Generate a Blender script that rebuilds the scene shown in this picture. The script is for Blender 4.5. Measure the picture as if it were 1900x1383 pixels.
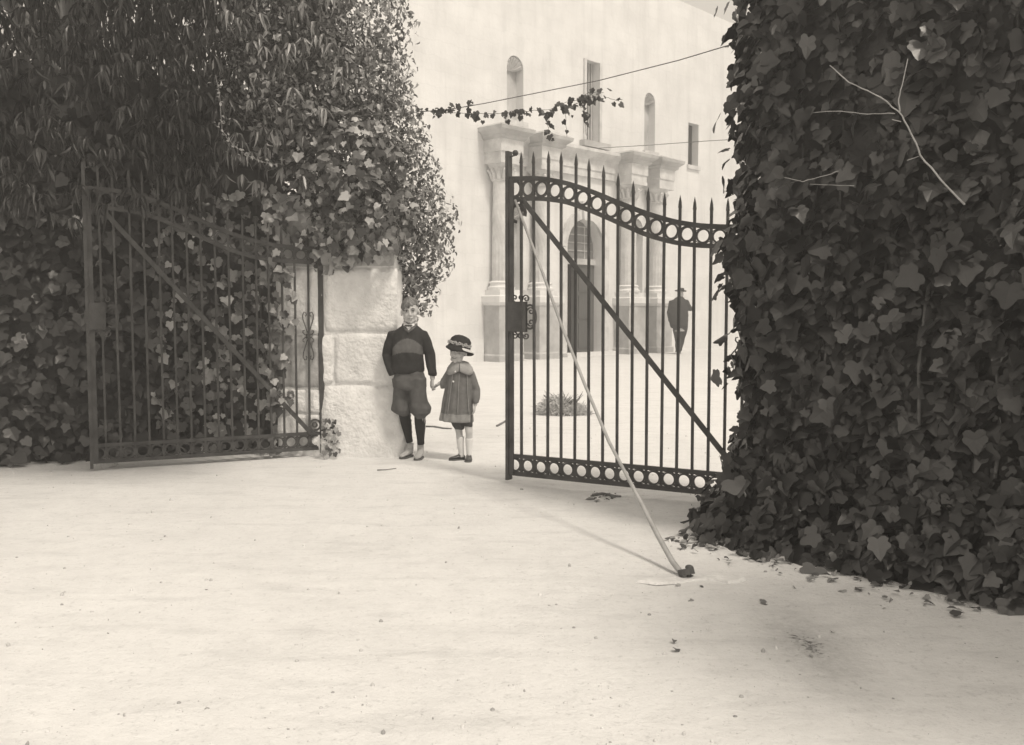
import bpy, bmesh, math, random
import numpy as np
from mathutils import Vector, Matrix, noise
R = math.radians
rnd = random.Random(11)
npr = np.random.default_rng(5)
for o in list(bpy.data.objects): bpy.data.objects.remove(o)
scene = bpy.context.scene
COL = scene.collection

# ------------------------------------------------------------------ camera
CAM_H, FPX, CX, CY = 1.27, 1735.0, 950.0, 691.5       # focal length in pixels of the 1900 px wide photograph
PITCH = math.atan((CY - 574) / FPX)
cam_d = bpy.data.cameras.new('camera'); cam = bpy.data.objects.new('camera', cam_d); COL.objects.link(cam)
cam.location = (0, 0, CAM_H); cam.rotation_euler = (math.pi / 2 - PITCH, 0, 0)
cam_d.sensor_width = 36; cam_d.lens = 36 * FPX / 1900; cam_d.clip_start = .05; cam_d.clip_end = 3000
scene.camera = cam

# ------------------------------------------------------------------ sky, sun, exposure
TONE = (1.0, .908, .785)                                  # warm daylight of the toned print
HAZE = .015
SUN_H = Vector((.66, -.75, 0)).normalized(); SUN_EL = R(57)
SUN_V = Vector((SUN_H.x * math.cos(SUN_EL), SUN_H.y * math.cos(SUN_EL), math.sin(SUN_EL)))
w = bpy.data.worlds.new('World'); scene.world = w; w.use_nodes = True
nt = w.node_tree; nt.nodes.clear()
sky = nt.nodes.new('ShaderNodeTexSky'); sky.sky_type = 'NISHITA'; sky.sun_disc = False
sky.sun_elevation = SUN_EL; sky.sun_rotation = math.atan2(SUN_H.x, SUN_H.y)
sky.air_density = 1.0; sky.dust_density = 3.0; sky.ozone_density = 1.0
bw = nt.nodes.new('ShaderNodeRGBToBW'); nt.links.new(sky.outputs[0], bw.inputs[0])
pw = nt.nodes.new('ShaderNodeMath'); pw.operation = 'POWER'; pw.inputs[1].default_value = .35; nt.links.new(bw.outputs[0], pw.inputs[0])
mx = nt.nodes.new('ShaderNodeMix'); mx.data_type = 'RGBA'; mx.blend_type = 'MULTIPLY'; mx.inputs[0].default_value = 1
nt.links.new(pw.outputs[0], mx.inputs[6]); mx.inputs[7].default_value = (*TONE, 1)
bg = nt.nodes.new('ShaderNodeBackground'); bg.inputs[1].default_value = .55
nt.links.new(mx.outputs[2], bg.inputs[0])
wo = nt.nodes.new('ShaderNodeOutputWorld'); nt.links.new(bg.outputs[0], wo.inputs[0])
sl = bpy.data.lights.new('sun', 'SUN'); sl.energy = 2.4; sl.angle = R(9); sl.color = TONE
sun = bpy.data.objects.new('sun', sl); COL.objects.link(sun); sun.location = (6, -5, 12)
sun.rotation_euler = (-SUN_V).to_track_quat('-Z', 'Y').to_euler()
scene.view_settings.view_transform = 'Standard'; scene.view_settings.look = 'None'
scene.view_settings.exposure = 0.30; scene.view_settings.gamma = 1; scene.view_settings.use_curve_mapping = False

# ------------------------------------------------------------------ projection helpers (photo pixel -> world point)
def ray(px, py):
    cx = (px - CX) / FPX; cy = (CY - py) / FPX
    return Vector((cx, math.cos(PITCH) + cy * math.sin(PITCH), -math.sin(PITCH) + cy * math.cos(PITCH)))
def at(px, py, Y):
    r = ray(px, py); return Vector((0, 0, CAM_H)) + r * (Y / r.y)
def gz(px, py, z=0.0):
    r = ray(px, py); return Vector((0, 0, CAM_H)) + r * ((z - CAM_H) / r.z)
def proj(p):
    q = Vector(p) - Vector((0, 0, CAM_H))
    f = q.y * math.cos(PITCH) - q.z * math.sin(PITCH); u = q.y * math.sin(PITCH) + q.z * math.cos(PITCH)
    return CX + FPX * q.x / f, CY - FPX * u / f, f

# ------------------------------------------------------------------ materials
MATS = {}
def new_mat(name):
    m = bpy.data.materials.new(name); m.use_nodes = True; MATS[name] = m
    return m, m.node_tree, m.node_tree.nodes['Principled BSDF']
def g3(v, t=.0): return (v * (1 + t), v, v * (1 - t), 1)
def mat(name, lo, hi, scale=6, rough=.8, bump=.0, bscale=40, detail=6, spec=.3, metal=0, stretch=(1, 1, 1), dist=.02):
    m, t, b = new_mat(name)
    tc = t.nodes.new('ShaderNodeTexCoord'); mp = t.nodes.new('ShaderNodeMapping'); mp.inputs['Scale'].default_value = stretch
    t.links.new(tc.outputs['Object'], mp.inputs[0])
    n = t.nodes.new('ShaderNodeTexNoise'); n.inputs['Scale'].default_value = scale; n.inputs['Detail'].default_value = detail
    n.inputs['Roughness'].default_value = .62; t.links.new(mp.outputs[0], n.inputs[0])
    r = t.nodes.new('ShaderNodeValToRGB'); r.color_ramp.elements[0].position = .32; r.color_ramp.elements[1].position = .68
    r.color_ramp.elements[0].color = g3(lo); r.color_ramp.elements[1].color = g3(hi)
    t.links.new(n.outputs[0], r.inputs[0]); t.links.new(r.outputs[0], b.inputs['Base Color'])
    b.inputs['Roughness'].default_value = rough; b.inputs['Specular IOR Level'].default_value = spec; b.inputs['Metallic'].default_value = metal
    if bump:
        n2 = t.nodes.new('ShaderNodeTexNoise'); n2.inputs['Scale'].default_value = bscale; n2.inputs['Detail'].default_value = 5
        t.links.new(mp.outputs[0], n2.inputs[0])
        bp = t.nodes.new('ShaderNodeBump'); bp.inputs['Strength'].default_value = bump; bp.inputs['Distance'].default_value = dist
        t.links.new(n2.outputs[0], bp.inputs['Height']); t.links.new(bp.outputs[0], b.inputs['Normal'])
    return m
def leaf_mat(name, vals, rough=.45, transl=.25, per_object=False, spec=.5):
    m, t, b = new_mat(name)
    if per_object: src = t.nodes.new('ShaderNodeObjectInfo').outputs['Random']
    else: src = t.nodes.new('ShaderNodeNewGeometry').outputs['Random Per Island']
    r = t.nodes.new('ShaderNodeValToRGB'); e = r.color_ramp.elements
    e[0].position = 0; e[0].color = g3(vals[0]); e[1].position = 1; e[1].color = g3(vals[-1])
    for i, v in enumerate(vals[1:-1]): x = e.new((i + 1) / (len(vals) - 1)); x.color = g3(v)
    t.links.new(src, r.inputs[0])
    tc = t.nodes.new('ShaderNodeTexCoord'); n = t.nodes.new('ShaderNodeTexNoise'); n.inputs['Scale'].default_value = 30
    t.links.new(tc.outputs['Object'], n.inputs[0])
    mr = t.nodes.new('ShaderNodeMapRange'); mr.inputs[3].default_value = .75; mr.inputs[4].default_value = 1.25; t.links.new(n.outputs[0], mr.inputs[0])
    mu = t.nodes.new('ShaderNodeMix'); mu.data_type = 'RGBA'; mu.blend_type = 'MULTIPLY'; mu.inputs[0].default_value = 1
    t.links.new(r.outputs[0], mu.inputs[6]); t.links.new(mr.outputs[0], mu.inputs[7])
    t.links.new(mu.outputs[2], b.inputs['Base Color']); b.inputs['Roughness'].default_value = rough; b.inputs['Specular IOR Level'].default_value = spec
    tr = t.nodes.new('ShaderNodeBsdfTranslucent'); t.links.new(mu.outputs[2], tr.inputs[0])
    ms = t.nodes.new('ShaderNodeMixShader'); ms.inputs[0].default_value = transl
    t.links.new(b.outputs[0], ms.inputs[1]); t.links.new(tr.outputs[0], ms.inputs[2])
    t.links.new(ms.outputs[0], t.nodes['Material Output'].inputs[0])
    return m
M = dict(
    iron=mat('wrought_iron', .028, .075, 9, .55, .15, 60, spec=.4),
    iron_grey=mat('weathered_iron', .06, .11, 10, .6, .15, 60, spec=.4),
    rod=mat('galvanised_rod', .30, .42, 20, .5, .1, 80, stretch=(1, 1, .2)),
    whitewash=mat('whitewashed_stone', .66, .86, 5.5, .9, .9, 26, spec=.15),
    oldstone=mat('weathered_stone', .30, .55, 5, .92, .5, 22, spec=.1),
    darkstone=mat('shade_toned_stone', .05, .10, 6, .95, .5, 20, spec=.1),  # dark tone paints in the shade behind the ivy
    limestone=mat('pale_limestone', .72, .84, 1.4, .9, .35, 9, spec=.15),
    limecarve=mat('carved_limestone', .52, .78, 3.2, .9, .45, 14, spec=.15),
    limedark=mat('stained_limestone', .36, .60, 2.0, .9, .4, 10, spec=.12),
    doorwood=mat('old_door_wood', .08, .13, 5, .75, .2, 20, stretch=(6, 6, .6)),
    screen=mat('fanlight_lattice', .18, .26, 8, .8, .1, 30),
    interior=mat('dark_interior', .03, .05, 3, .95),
    bark=mat('pale_bark', .20, .34, 18, .85, .4, 50, stretch=(1, 1, .25)),
    vinewood=mat('vine_stem_bark', .07, .13, 18, .85, .4, 50),
    twigpale=mat('bare_twig_bark', .22, .36, 20, .8, .3, 60),
    skin=mat('skin', .44, .54, 12, .6, .05, 60, spec=.3),
    lip=mat('lips', .12, .16, 20, .6), eyew=mat('eye_white', .55, .6, 20, .3), iris=mat('eye_iris', .04, .06, 20, .3),
    hair=mat('fair_hair', .06, .24, 28, .5, .5, 120, stretch=(1, 1, .3)),
    brow=mat('eyebrow_hair', .06, .10, 40, .7),
    knit=mat('dark_knit_wool', .026, .045, 30, .95, .5, 260, spec=.1, dist=.004),
    knitband=mat('grey_knit_band', .10, .14, 30, .95, .5, 260, spec=.1, dist=.004),
    tweed=mat('grey_trouser_cloth', .075, .12, 24, .95, .35, 200, spec=.1, dist=.004),
    sock=mat('black_stocking', .022, .034, 30, .95, .3, 200, spec=.1, dist=.003),
    shirt=mat('white_shirt_cloth', .66, .76, 12, .85, .1, 100),
    bow=mat('black_silk', .02, .03, 20, .5),
    canvas=mat('pale_shoe_canvas', .36, .50, 20, .8, .2, 120),
    sole=mat('shoe_sole', .08, .14, 20, .8),
    coat=mat('grey_coat_wool', .125, .18, 24, .95, .35, 180, spec=.1, dist=.004),
    coattrim=mat('light_coat_trim', .22, .29, 24, .95, .3, 180, spec=.1, dist=.004),
    collar=mat('coat_collar_cloth', .26, .36, 24, .95, .3, 180, spec=.1, dist=.004),
    bloom=mat('dark_bloomers', .05, .08, 24, .95, .3, 180),
    whites=mat('white_cotton_sock', .68, .78, 20, .9, .2, 160),
    patent=mat('black_patent_leather', .03, .05, 20, .3, spec=.6),
    hat=mat('dark_felt', .020, .04, 30, .9, .3, 150, spec=.15),
    flower=mat('pale_flower_trim', .26, .55, 60, .8, .3, 150),
    hatbrim=mat('pale_brim_facing', .50, .62, 30, .85, .2, 150),
    suit=mat('dark_suit_cloth', .045, .07, 14, .95, .2, 100, spec=.1),
    twig=mat('dry_twig', .12, .22, 20, .9, .3, 60),
    stone=mat('field_stone', .45, .70, 9, .9, .4, 30),
    mortar=mat('pale_mortar', .62, .80, 12, .9, .5, 40),
    wire=mat('wire', .10, .14, 10, .6),
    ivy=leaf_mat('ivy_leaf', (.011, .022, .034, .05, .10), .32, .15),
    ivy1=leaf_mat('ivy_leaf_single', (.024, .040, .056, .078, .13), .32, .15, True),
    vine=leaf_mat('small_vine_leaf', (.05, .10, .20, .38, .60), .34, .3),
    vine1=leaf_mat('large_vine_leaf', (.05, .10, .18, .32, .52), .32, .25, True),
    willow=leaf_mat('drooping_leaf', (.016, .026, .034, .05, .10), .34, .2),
    willow2=leaf_mat('sun_tinted_drooping_leaf', (.04, .08, .16, .30, .50), .30, .3),  # paler copy of the drooping leaf, with sunlight painted into its colour
    garland=leaf_mat('garland_leaf', (.03, .05, .07), .5, .25, True),
    scrub=leaf_mat('scrub_blade', (.60, .68, .74, .78), .8, .5),
    litter=leaf_mat('dry_leaf', (.08, .14, .22), .8, .1, True),
)

def coursed(m, bw=.62, rh=.34, depth=.012, tint=.92):
    """faint ashlar joints and rain streaks over a limestone material"""
    t = m.node_tree; b = t.nodes['Principled BSDF']; old = b.inputs['Base Color'].links[0].from_socket
    tc = t.nodes.new('ShaderNodeTexCoord'); sp = t.nodes.new('ShaderNodeSeparateXYZ'); cb = t.nodes.new('ShaderNodeCombineXYZ'); t.links.new(tc.outputs['Object'], sp.inputs[0])
    dn = t.nodes.new('ShaderNodeTexNoise'); dn.inputs['Scale'].default_value = 3; t.links.new(tc.outputs['Object'], dn.inputs[0])
    ad = t.nodes.new('ShaderNodeMath'); ad.operation = 'MULTIPLY_ADD'; ad.inputs[1].default_value = .22; t.links.new(dn.outputs[0], ad.inputs[0]); t.links.new(sp.outputs[2], ad.inputs[2])
    t.links.new(sp.outputs[0], cb.inputs[0]); t.links.new(ad.outputs[0], cb.inputs[1])
    br = t.nodes.new('ShaderNodeTexBrick'); br.inputs['Scale'].default_value = 1; br.inputs['Brick Width'].default_value = bw; br.inputs['Row Height'].default_value = rh; br.inputs['Mortar Size'].default_value = .012; br.inputs['Mortar Smooth'].default_value = .6
    br.inputs['Color1'].default_value = (1, 1, 1, 1); br.inputs['Color2'].default_value = (.97, .97, .97, 1); br.inputs['Mortar'].default_value = (tint, tint, tint, 1); t.links.new(cb.outputs[0], br.inputs[0])
    mp = t.nodes.new('ShaderNodeMapping'); mp.inputs['Scale'].default_value = (2.2, 2.2, .22); t.links.new(tc.outputs['Object'], mp.inputs[0])
    sn = t.nodes.new('ShaderNodeTexNoise'); sn.inputs['Scale'].default_value = 1.6; sn.inputs['Detail'].default_value = 8; t.links.new(mp.outputs[0], sn.inputs[0])
    sr = t.nodes.new('ShaderNodeValToRGB'); sr.color_ramp.elements[0].position = .30; sr.color_ramp.elements[1].position = .50; sr.color_ramp.elements[0].color = (.88, .88, .88, 1); t.links.new(sn.outputs[0], sr.inputs[0])
    for src in (br.outputs[0], sr.outputs[0]):
        x = t.nodes.new('ShaderNodeMix'); x.data_type = 'RGBA'; x.blend_type = 'MULTIPLY'; x.inputs[0].default_value = .85; t.links.new(old, x.inputs[6]); t.links.new(src, x.inputs[7]); old = x.outputs[2]
    t.links.new(old, b.inputs['Base Color'])
coursed(M['limestone']); coursed(M['limecarve'], 1.1, .5, tint=.93)

# ------------------------------------------------------------------ mesh helpers
class MB:
    def __init__(s): s.v = []; s.f = []; s.m = []; s.cur = 0
    def add(s, vs, fs):
        k = len(s.v); s.v += [tuple(v) for v in vs]; s.f += [tuple(i + k for i in f) for f in fs]; s.m += [s.cur] * len(fs)
    def box(s, lo, hi, jit=0):
        (a, b, c), (d, e, f) = lo, hi
        v = [(a, b, c), (d, b, c), (d, e, c), (a, e, c), (a, b, f), (d, b, f), (d, e, f), (a, e, f)]
        if jit: v = [tuple(x + rnd.uniform(-jit, jit) for x in p) for p in v]
        s.add(v, [(3, 2, 1, 0), (4, 5, 6, 7), (0, 1, 5, 4), (1, 2, 6, 5), (2, 3, 7, 6), (3, 0, 4, 7)])
    def bar(s, p, q, wd, th, up=(0, 1, 0)):
        p = Vector(p); q = Vector(q); d = (q - p).normalized(); y = Vector(up); y = (y - d * y.dot(d)).normalized(); x = d.cross(y)
        v = [c + x * (sx * wd / 2) + y * (sy * th / 2) for c in (p, q) for sx, sy in ((-1, -1), (1, -1), (1, 1), (-1, 1))]
        s.add(v, [(3, 2, 1, 0), (4, 5, 6, 7), (0, 1, 5, 4), (1, 2, 6, 5), (2, 3, 7, 6), (3, 0, 4, 7)])
    def strip(s, pts, wd, th):                       # flat band in the local xz plane following pts
        n = len(pts); vs = []
        for i, p in enumerate(pts):
            p = Vector(p); d = Vector(pts[min(i + 1, n - 1)]) - Vector(pts[max(i - 1, 0)]); d.normalize()
            x = Vector((-d.z, 0, d.x))
            for sx, sy in ((-1, -1), (1, -1), (1, 1), (-1, 1)): vs.append(p + x * (sx * wd / 2) + Vector((0, sy * th / 2, 0)))
        fs = [(3, 2, 1, 0), tuple(4 * (n - 1) + k for k in range(4))]
        for i in range(n - 1):
            for k in range(4): a = 4 * i + k; b = 4 * i + (k + 1) % 4; fs.append((a, b, b + 4, a + 4))
        s.add(vs, fs)
    def ring(s, c, r, wd, th, n=24, a0=0, a1=2 * math.pi, sy=1.0):   # ring standing in local xz plane
        full = abs(a1 - a0 - 2 * math.pi) < 1e-6; k = n if full else n + 1; vs = []
        for i in range(k):
            a = a0 + (a1 - a0) * i / n
            for rr, yy in ((r - wd / 2, -th / 2), (r + wd / 2, -th / 2), (r + wd / 2, th / 2), (r - wd / 2, th / 2)):
                vs.append((c[0] + rr * math.cos(a), c[1] + yy, c[2] + rr * math.sin(a) * sy))
        fs = []
        for i in range(n):
            j = (i + 1) % k
            for q in range(4): fs.append((4 * i + q, 4 * i + (q + 1) % 4, 4 * j + (q + 1) % 4, 4 * j + q))
        s.add(vs, fs)
    def tube(s, pts, rad, n=8, cap=True, flat=None):
        pts = [Vector(p) for p in pts]; k = len(pts); rad = rad if hasattr(rad, '__len__') else [rad] * k
        d0 = (pts[1] - pts[0]).normalized(); ref = Vector((0, 0, 1)) if abs(d0.z) < .9 else Vector((0, 1, 0)); vs = []
        x = d0.cross(ref).normalized()
        for i, p in enumerate(pts):
            d = (pts[min(i + 1, k - 1)] - pts[max(i - 1, 0)]).normalized()
            x = (x - d * x.dot(d)).normalized(); y = d.cross(x)
            rr = rad[i]; rx, ry = rr if hasattr(rr, '__len__') else (rr, rr)
            for j in range(n):
                a = 2 * math.pi * j / n; vs.append(p + x * (rx * math.cos(a)) + y * (ry * math.sin(a)))
        fs = []
        for i in range(k - 1):
            for j in range(n): a = i * n + j; b = i * n + (j + 1) % n; fs.append((a, b, b + n, a + n))
        if cap: fs.append(tuple(range(n - 1, -1, -1))); fs.append(tuple((k - 1) * n + j for j in range(n)))
        s.add(vs, fs)
    def loft(s, secs, n=20, sq=2.0):                 # secs: (x, y, z, rx, ry[, yaw]) stacked sections in z, superellipse
        vs = []
        for sc in secs:
            x, y, z, rx, ry = sc[:5]; yaw = sc[5] if len(sc) > 5 else 0
            for j in range(n):
                a = 2 * math.pi * j / n; c, q = math.cos(a), math.sin(a); e = 2 / sq
                u = rx * math.copysign(abs(c) ** e, c); v = ry * math.copysign(abs(q) ** e, q)
                vs.append((x + u * math.cos(yaw) - v * math.sin(yaw), y + u * math.sin(yaw) + v * math.cos(yaw), z))
        k = len(secs); fs = [tuple(range(n - 1, -1, -1)), tuple((k - 1) * n + j for j in range(n))]
        for i in range(k - 1):
            for j in range(n): a = i * n + j; b = i * n + (j + 1) % n; fs.append((a, b, b + n, a + n))
        s.add(vs, fs)
    def ball(s, c, r, nu=12, nv=8):
        r = r if hasattr(r, '__len__') else (r, r, r)
        vs = [(c[0], c[1], c[2] - r[2])]
        for i in range(1, nv):
            t = math.pi * i / nv
            for j in range(nu): a = 2 * math.pi * j / nu; vs.append((c[0] + r[0] * math.sin(t) * math.cos(a), c[1] + r[1] * math.sin(t) * math.sin(a), c[2] - r[2] * math.cos(t)))
        vs.append((c[0], c[1], c[2] + r[2])); L = len(vs) - 1; fs = []
        for j in range(nu): fs.append((0, 1 + (j + 1) % nu, 1 + j)); fs.append((L, L - nu + j, L - nu + (j + 1) % nu))
        for i in range(nv - 2):
            for j in range(nu): a = 1 + i * nu + j; b = 1 + i * nu + (j + 1) % nu; fs.append((a, b, b + nu, a + nu))
        s.add(vs, fs)
    def prism(s, poly, y0, y1):                      # polygon in xz extruded along y
        n = len(poly); s.add([(x, y0, z) for x, z in poly] + [(x, y1, z) for x, z in poly],
            [tuple(range(n)), tuple(range(2 * n - 1, n - 1, -1))] + [(i + n, (i + 1) % n + n, (i + 1) % n, i) for i in range(n)])
    def mesh(s, name, mats, smooth=False):
        me = bpy.data.meshes.new(name); me.from_pydata(s.v, [], s.f)
        mats = mats if isinstance(mats, (list, tuple)) else [mats]
        for m in mats: me.materials.append(m)
        if len(mats) > 1: me.polygons.foreach_set('material_index', s.m)
        if smooth: me.polygons.foreach_set('use_smooth', [True] * len(me.polygons))
        me.update(); return me
    def build(s, name, mats, parent=None, smooth=False, loc=None):
        return link(name, s.mesh(name, mats, smooth), parent, loc)
def link(name, me, parent=None, loc=None, rot=None):
    o = bpy.data.objects.new(name, me); COL.objects.link(o)
    if parent: o.parent = parent
    if loc is not None: o.location = loc
    if rot is not None: o.rotation_euler = rot
    return o
def tag(o, label=None, cat=None, group=None, kind=None):
    if label: o['label'] = label
    if cat: o['category'] = cat
    if group: o['group'] = group
    if kind: o['kind'] = kind
    return o
def thing(name, label, cat, loc=(0, 0, 0), rz=0, group=None):
    o = bpy.data.objects.new(name, None); COL.objects.link(o); o.location = loc; o.rotation_euler = (0, 0, rz); o.empty_display_size = .2
    return tag(o, label, cat, group)
def bevel(me, wd, seg=2):
    bm = bmesh.new(); bm.from_mesh(me); bmesh.ops.bevel(bm, geom=bm.edges[:], offset=wd, segments=seg, affect='EDGES', profile=.6)
    bm.to_mesh(me); bm.free(); return me
def fuse(mb, voxel, smooth=4, disp=0, dscale=20, sub=0):
    """join overlapping solids into one continuous skin"""
    me = mb.mesh('tmp', M['skin']); o = bpy.data.objects.new('tmp', me); COL.objects.link(o)
    r = o.modifiers.new('r', 'REMESH'); r.mode = 'VOXEL'; r.voxel_size = voxel
    if smooth: s = o.modifiers.new('s', 'SMOOTH'); s.iterations = smooth; s.factor = .5
    dg = bpy.context.evaluated_depsgraph_get(); out = bpy.data.meshes.new_from_object(o.evaluated_get(dg))
    bpy.data.objects.remove(o); out.materials.clear()
    if disp:
        n = len(out.vertices); co = np.empty(n * 3); out.vertices.foreach_get('co', co); co = co.reshape(-1, 3)
        no = np.empty(n * 3); out.vertices.foreach_get('normal', no); no = no.reshape(-1, 3)
        d = np.array([noise.noise((p[0] * dscale, p[1] * dscale, p[2] * dscale * .45)) for p in co]) * disp
        co += no * d[:, None]; out.vertices.foreach_set('co', co.ravel())
    out.polygons.foreach_set('use_smooth', [True] * len(out.polygons)); out.update()
    return out
def fused(name, mb, m, parent, voxel=.008, smooth=4, disp=0, dscale=20):
    me = fuse(mb, voxel, smooth, disp, dscale); me.name = name; me.materials.append(m); return link(name, me, parent)
def lerp(xs, ys, x): return float(np.interp(x, xs, ys))

# ------------------------------------------------------------------ leaves
def ivy_leaf(curl=.12, fold=.1, seed=0):
    q = random.Random(seed)
    half = [(.16, .15), (.34, .15), (.49, .02), (.45, -.13), (.55, -.28), (.52, -.42), (.33, -.53), (.23, -.70), (.11, -.89)]
    pts = [(0, .02)] + half + [(0, -1.0)] + [(-x, y) for x, y in reversed(half)]
    pts = [(x * q.uniform(.93, 1.07) * 1.06, y * q.uniform(.95, 1.05)) for x, y in pts]
    z = lambda x, y: fold * abs(x) * 1.2 - curl * (y + .3) ** 2 - .18 * x * x
    vs = [(x, y, z(x, y)) for x, y in pts] + [(0, -.32, z(0, -.32))]
    n = len(pts); return np.array(vs), np.array([(n, i, (i + 1) % n) for i in range(n)])
def oval_leaf(ln=1, wd=.5, curl=.15, fold=.15):
    vs = [(0, 0, 0), (wd * .42, -.3 * ln, fold * wd), (wd * .4, -.62 * ln, fold * wd - curl * .4), (0, -ln, -curl), (-wd * .4, -.62 * ln, fold * wd - curl * .4), (-wd * .42, -.3 * ln, fold * wd), (0, -.45 * ln, -curl * .2)]
    return np.array(vs), np.array([(6, i, (i + 1) % 6) for i in range(6)])
IVYS = [ivy_leaf(.12, .1, 1), ivy_leaf(.25, .18, 2), ivy_leaf(.05, -.1, 3)]
OVAL = [oval_leaf(1, .62, .12), oval_leaf(1, .55, .25)]
LANCE = [oval_leaf(1, .24, .22, .2), oval_leaf(1, .2, .34, .25)]
def frames(nrm, tip, roll):
    """rotation matrices whose -y axis runs toward tip and z axis along nrm"""
    nrm = nrm / np.linalg.norm(nrm, axis=1, keepdims=True)
    y = -(tip - nrm * (tip * nrm).sum(1, keepdims=True)); y /= np.maximum(np.linalg.norm(y, axis=1, keepdims=True), 1e-6)
    x = np.cross(y, nrm)
    c, s = np.cos(roll)[:, None], np.sin(roll)[:, None]
    x2 = x * c + y * s; y2 = -x * s + y * c
    return np.stack([x2, y2, nrm], axis=2)
def leaf_mesh(name, pos, Rm, size, templates, m):
    idx = npr.integers(0, len(templates), len(pos)); V = []; Fs = []; k = 0
    for ti, (tv, tf) in enumerate(templates):
        sel = np.where(idx == ti)[0]
        if not len(sel): continue
        var = np.column_stack([npr.uniform(.78, 1.15, len(sel)), np.ones(len(sel)), npr.normal(1.2, 1.1, len(sel))])
        v = np.einsum('nij,nkj->nki', Rm[sel], tv[None] * var[:, None, :]) * size[sel][:, None, None] + pos[sel][:, None, :]
        f = tf[None] + (np.arange(len(sel)) * len(tv))[:, None, None] + k
        V.append(v.reshape(-1, 3)); Fs.append(f.reshape(-1, 3)); k += v.shape[0] * v.shape[1]
    V = np.concatenate(V); Fs = np.concatenate(Fs)
    me = bpy.data.meshes.new(name); me.vertices.add(len(V)); me.vertices.foreach_set('co', V.ravel())
    me.loops.add(Fs.size); me.loops.foreach_set('vertex_index', Fs.ravel().astype(np.int32))
    me.polygons.add(len(Fs)); me.polygons.foreach_set('loop_start', np.arange(0, Fs.size, 3, dtype=np.int32)); me.polygons.foreach_set('loop_total', np.full(len(Fs), 3, dtype=np.int32))
    me.materials.append(m); me.update(calc_edges=True); me.validate(); return me
def template_mesh(name, tpl, m):
    me = bpy.data.meshes.new(name); me.from_pydata([tuple(v) for v in tpl[0]], [], [tuple(int(i) for i in f) for f in tpl[1]]); me.materials.append(m); me.update(); return me
def leaf_objects(parent, pos, Rm, size, meshes, name='leaf'):
    for i in range(len(pos)):
        o = bpy.data.objects.new(name, meshes[i % len(meshes)]); COL.objects.link(o); o.parent = parent
        mw = Matrix([list(r) for r in Rm[i]]).to_4x4(); s = float(size[i])
        o.matrix_local = Matrix.Translation(Vector(pos[i]) - parent.location) @ mw @ Matrix.Diagonal((s * rnd.uniform(.8, 1.15), s, s * rnd.gauss(1.2, 1.1), 1))
def pick_visible(pos, size, score, n):
    """indices of the leaves that show largest in the photograph"""
    q = pos - np.array([0, 0, CAM_H]); f = q[:, 1] * math.cos(PITCH) - q[:, 2] * math.sin(PITCH)
    u = q[:, 1] * math.sin(PITCH) + q[:, 2] * math.cos(PITCH); X = CX + FPX * q[:, 0] / f; Yp = CY - FPX * u / f
    sc = size / f + score; sc[(X < 0) | (X > 1900) | (Yp < 0) | (Yp > 1383) | (f < .5)] = -9
    return np.argsort(-sc)[:n]
# ================================================================== THE SETTING
def gh(x, y):
    d = math.hypot(x, y)
    a = .012 * noise.noise((x * .55, y * .55, 0)) + .009 * noise.noise((x * 1.9, y * 1.9, 3)) + .006 * noise.noise((x * 5, y * 5, 7)) + .003 * noise.noise((x * 13, y * 13, 1))
    return a * max(0, min(1, (40 - d) / 25)) - .002
def spaced(lo, hi, n, c, k):
    t = np.linspace(-1, 1, n); s = np.sinh(t * k) / np.sinh(k)
    return np.where(s < 0, c + s * (c - lo), c + s * (hi - c))
gx = spaced(-700, 700, 300, .3, 7.2); gy = spaced(-300, 1100, 320, 4.5, 7.2)
verts = [(x, y, gh(x, y)) for y in gy for x in gx]; nx = len(gx)
faces = [(j * nx + i, j * nx + i + 1, (j + 1) * nx + i + 1, (j + 1) * nx + i) for j in range(len(gy) - 1) for i in range(nx - 1)]
gm, gt, gb = new_mat('packed_caliche_ground')
tc = gt.nodes.new('ShaderNodeTexCoord')
def nz(scale, detail=6, rough=.6, src=None):
    n = gt.nodes.new('ShaderNodeTexNoise'); n.inputs['Scale'].default_value = scale; n.inputs['Detail'].default_value = detail; n.inputs['Roughness'].default_value = rough
    gt.links.new(src or tc.outputs['Object'], n.inputs[0]); return n.outputs[0]
def ramp(src, p0, p1, c0, c1):
    r = gt.nodes.new('ShaderNodeValToRGB'); e = r.color_ramp.elements; e[0].position = p0; e[1].position = p1; e[0].color = g3(c0); e[1].color = g3(c1)
    gt.links.new(src, r.inputs[0]); return r.outputs[0]
def mixc(a, b, mode='MULTIPLY', f=1.0):
    x = gt.nodes.new('ShaderNodeMix'); x.data_type = 'RGBA'; x.blend_type = mode; x.inputs[0].default_value = f
    gt.links.new(a, x.inputs[6]); gt.links.new(b, x.inputs[7]); return x.outputs[2]
c = ramp(nz(.9, 8), .3, .7, .71, .78)
c = mixc(c, ramp(nz(7, 8, .75), .32, .56, .91, 1.0))
c = mixc(c, ramp(nz(26, 6, .8), .34, .44, .70, 1.0), f=.7)
c = mixc(c, ramp(nz(60, 4, .7), .24, .40, .62, 1.0), f=.8)
mp = gt.nodes.new('ShaderNodeMapping'); mp.inputs['Scale'].default_value = (1.2, 5, 1); gt.links.new(tc.outputs['Object'], mp.inputs[0])
c = mixc(c, ramp(nz(1.4, 7, .66, mp.outputs[0]), .28, .48, .80, 1.0), f=.7)
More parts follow.
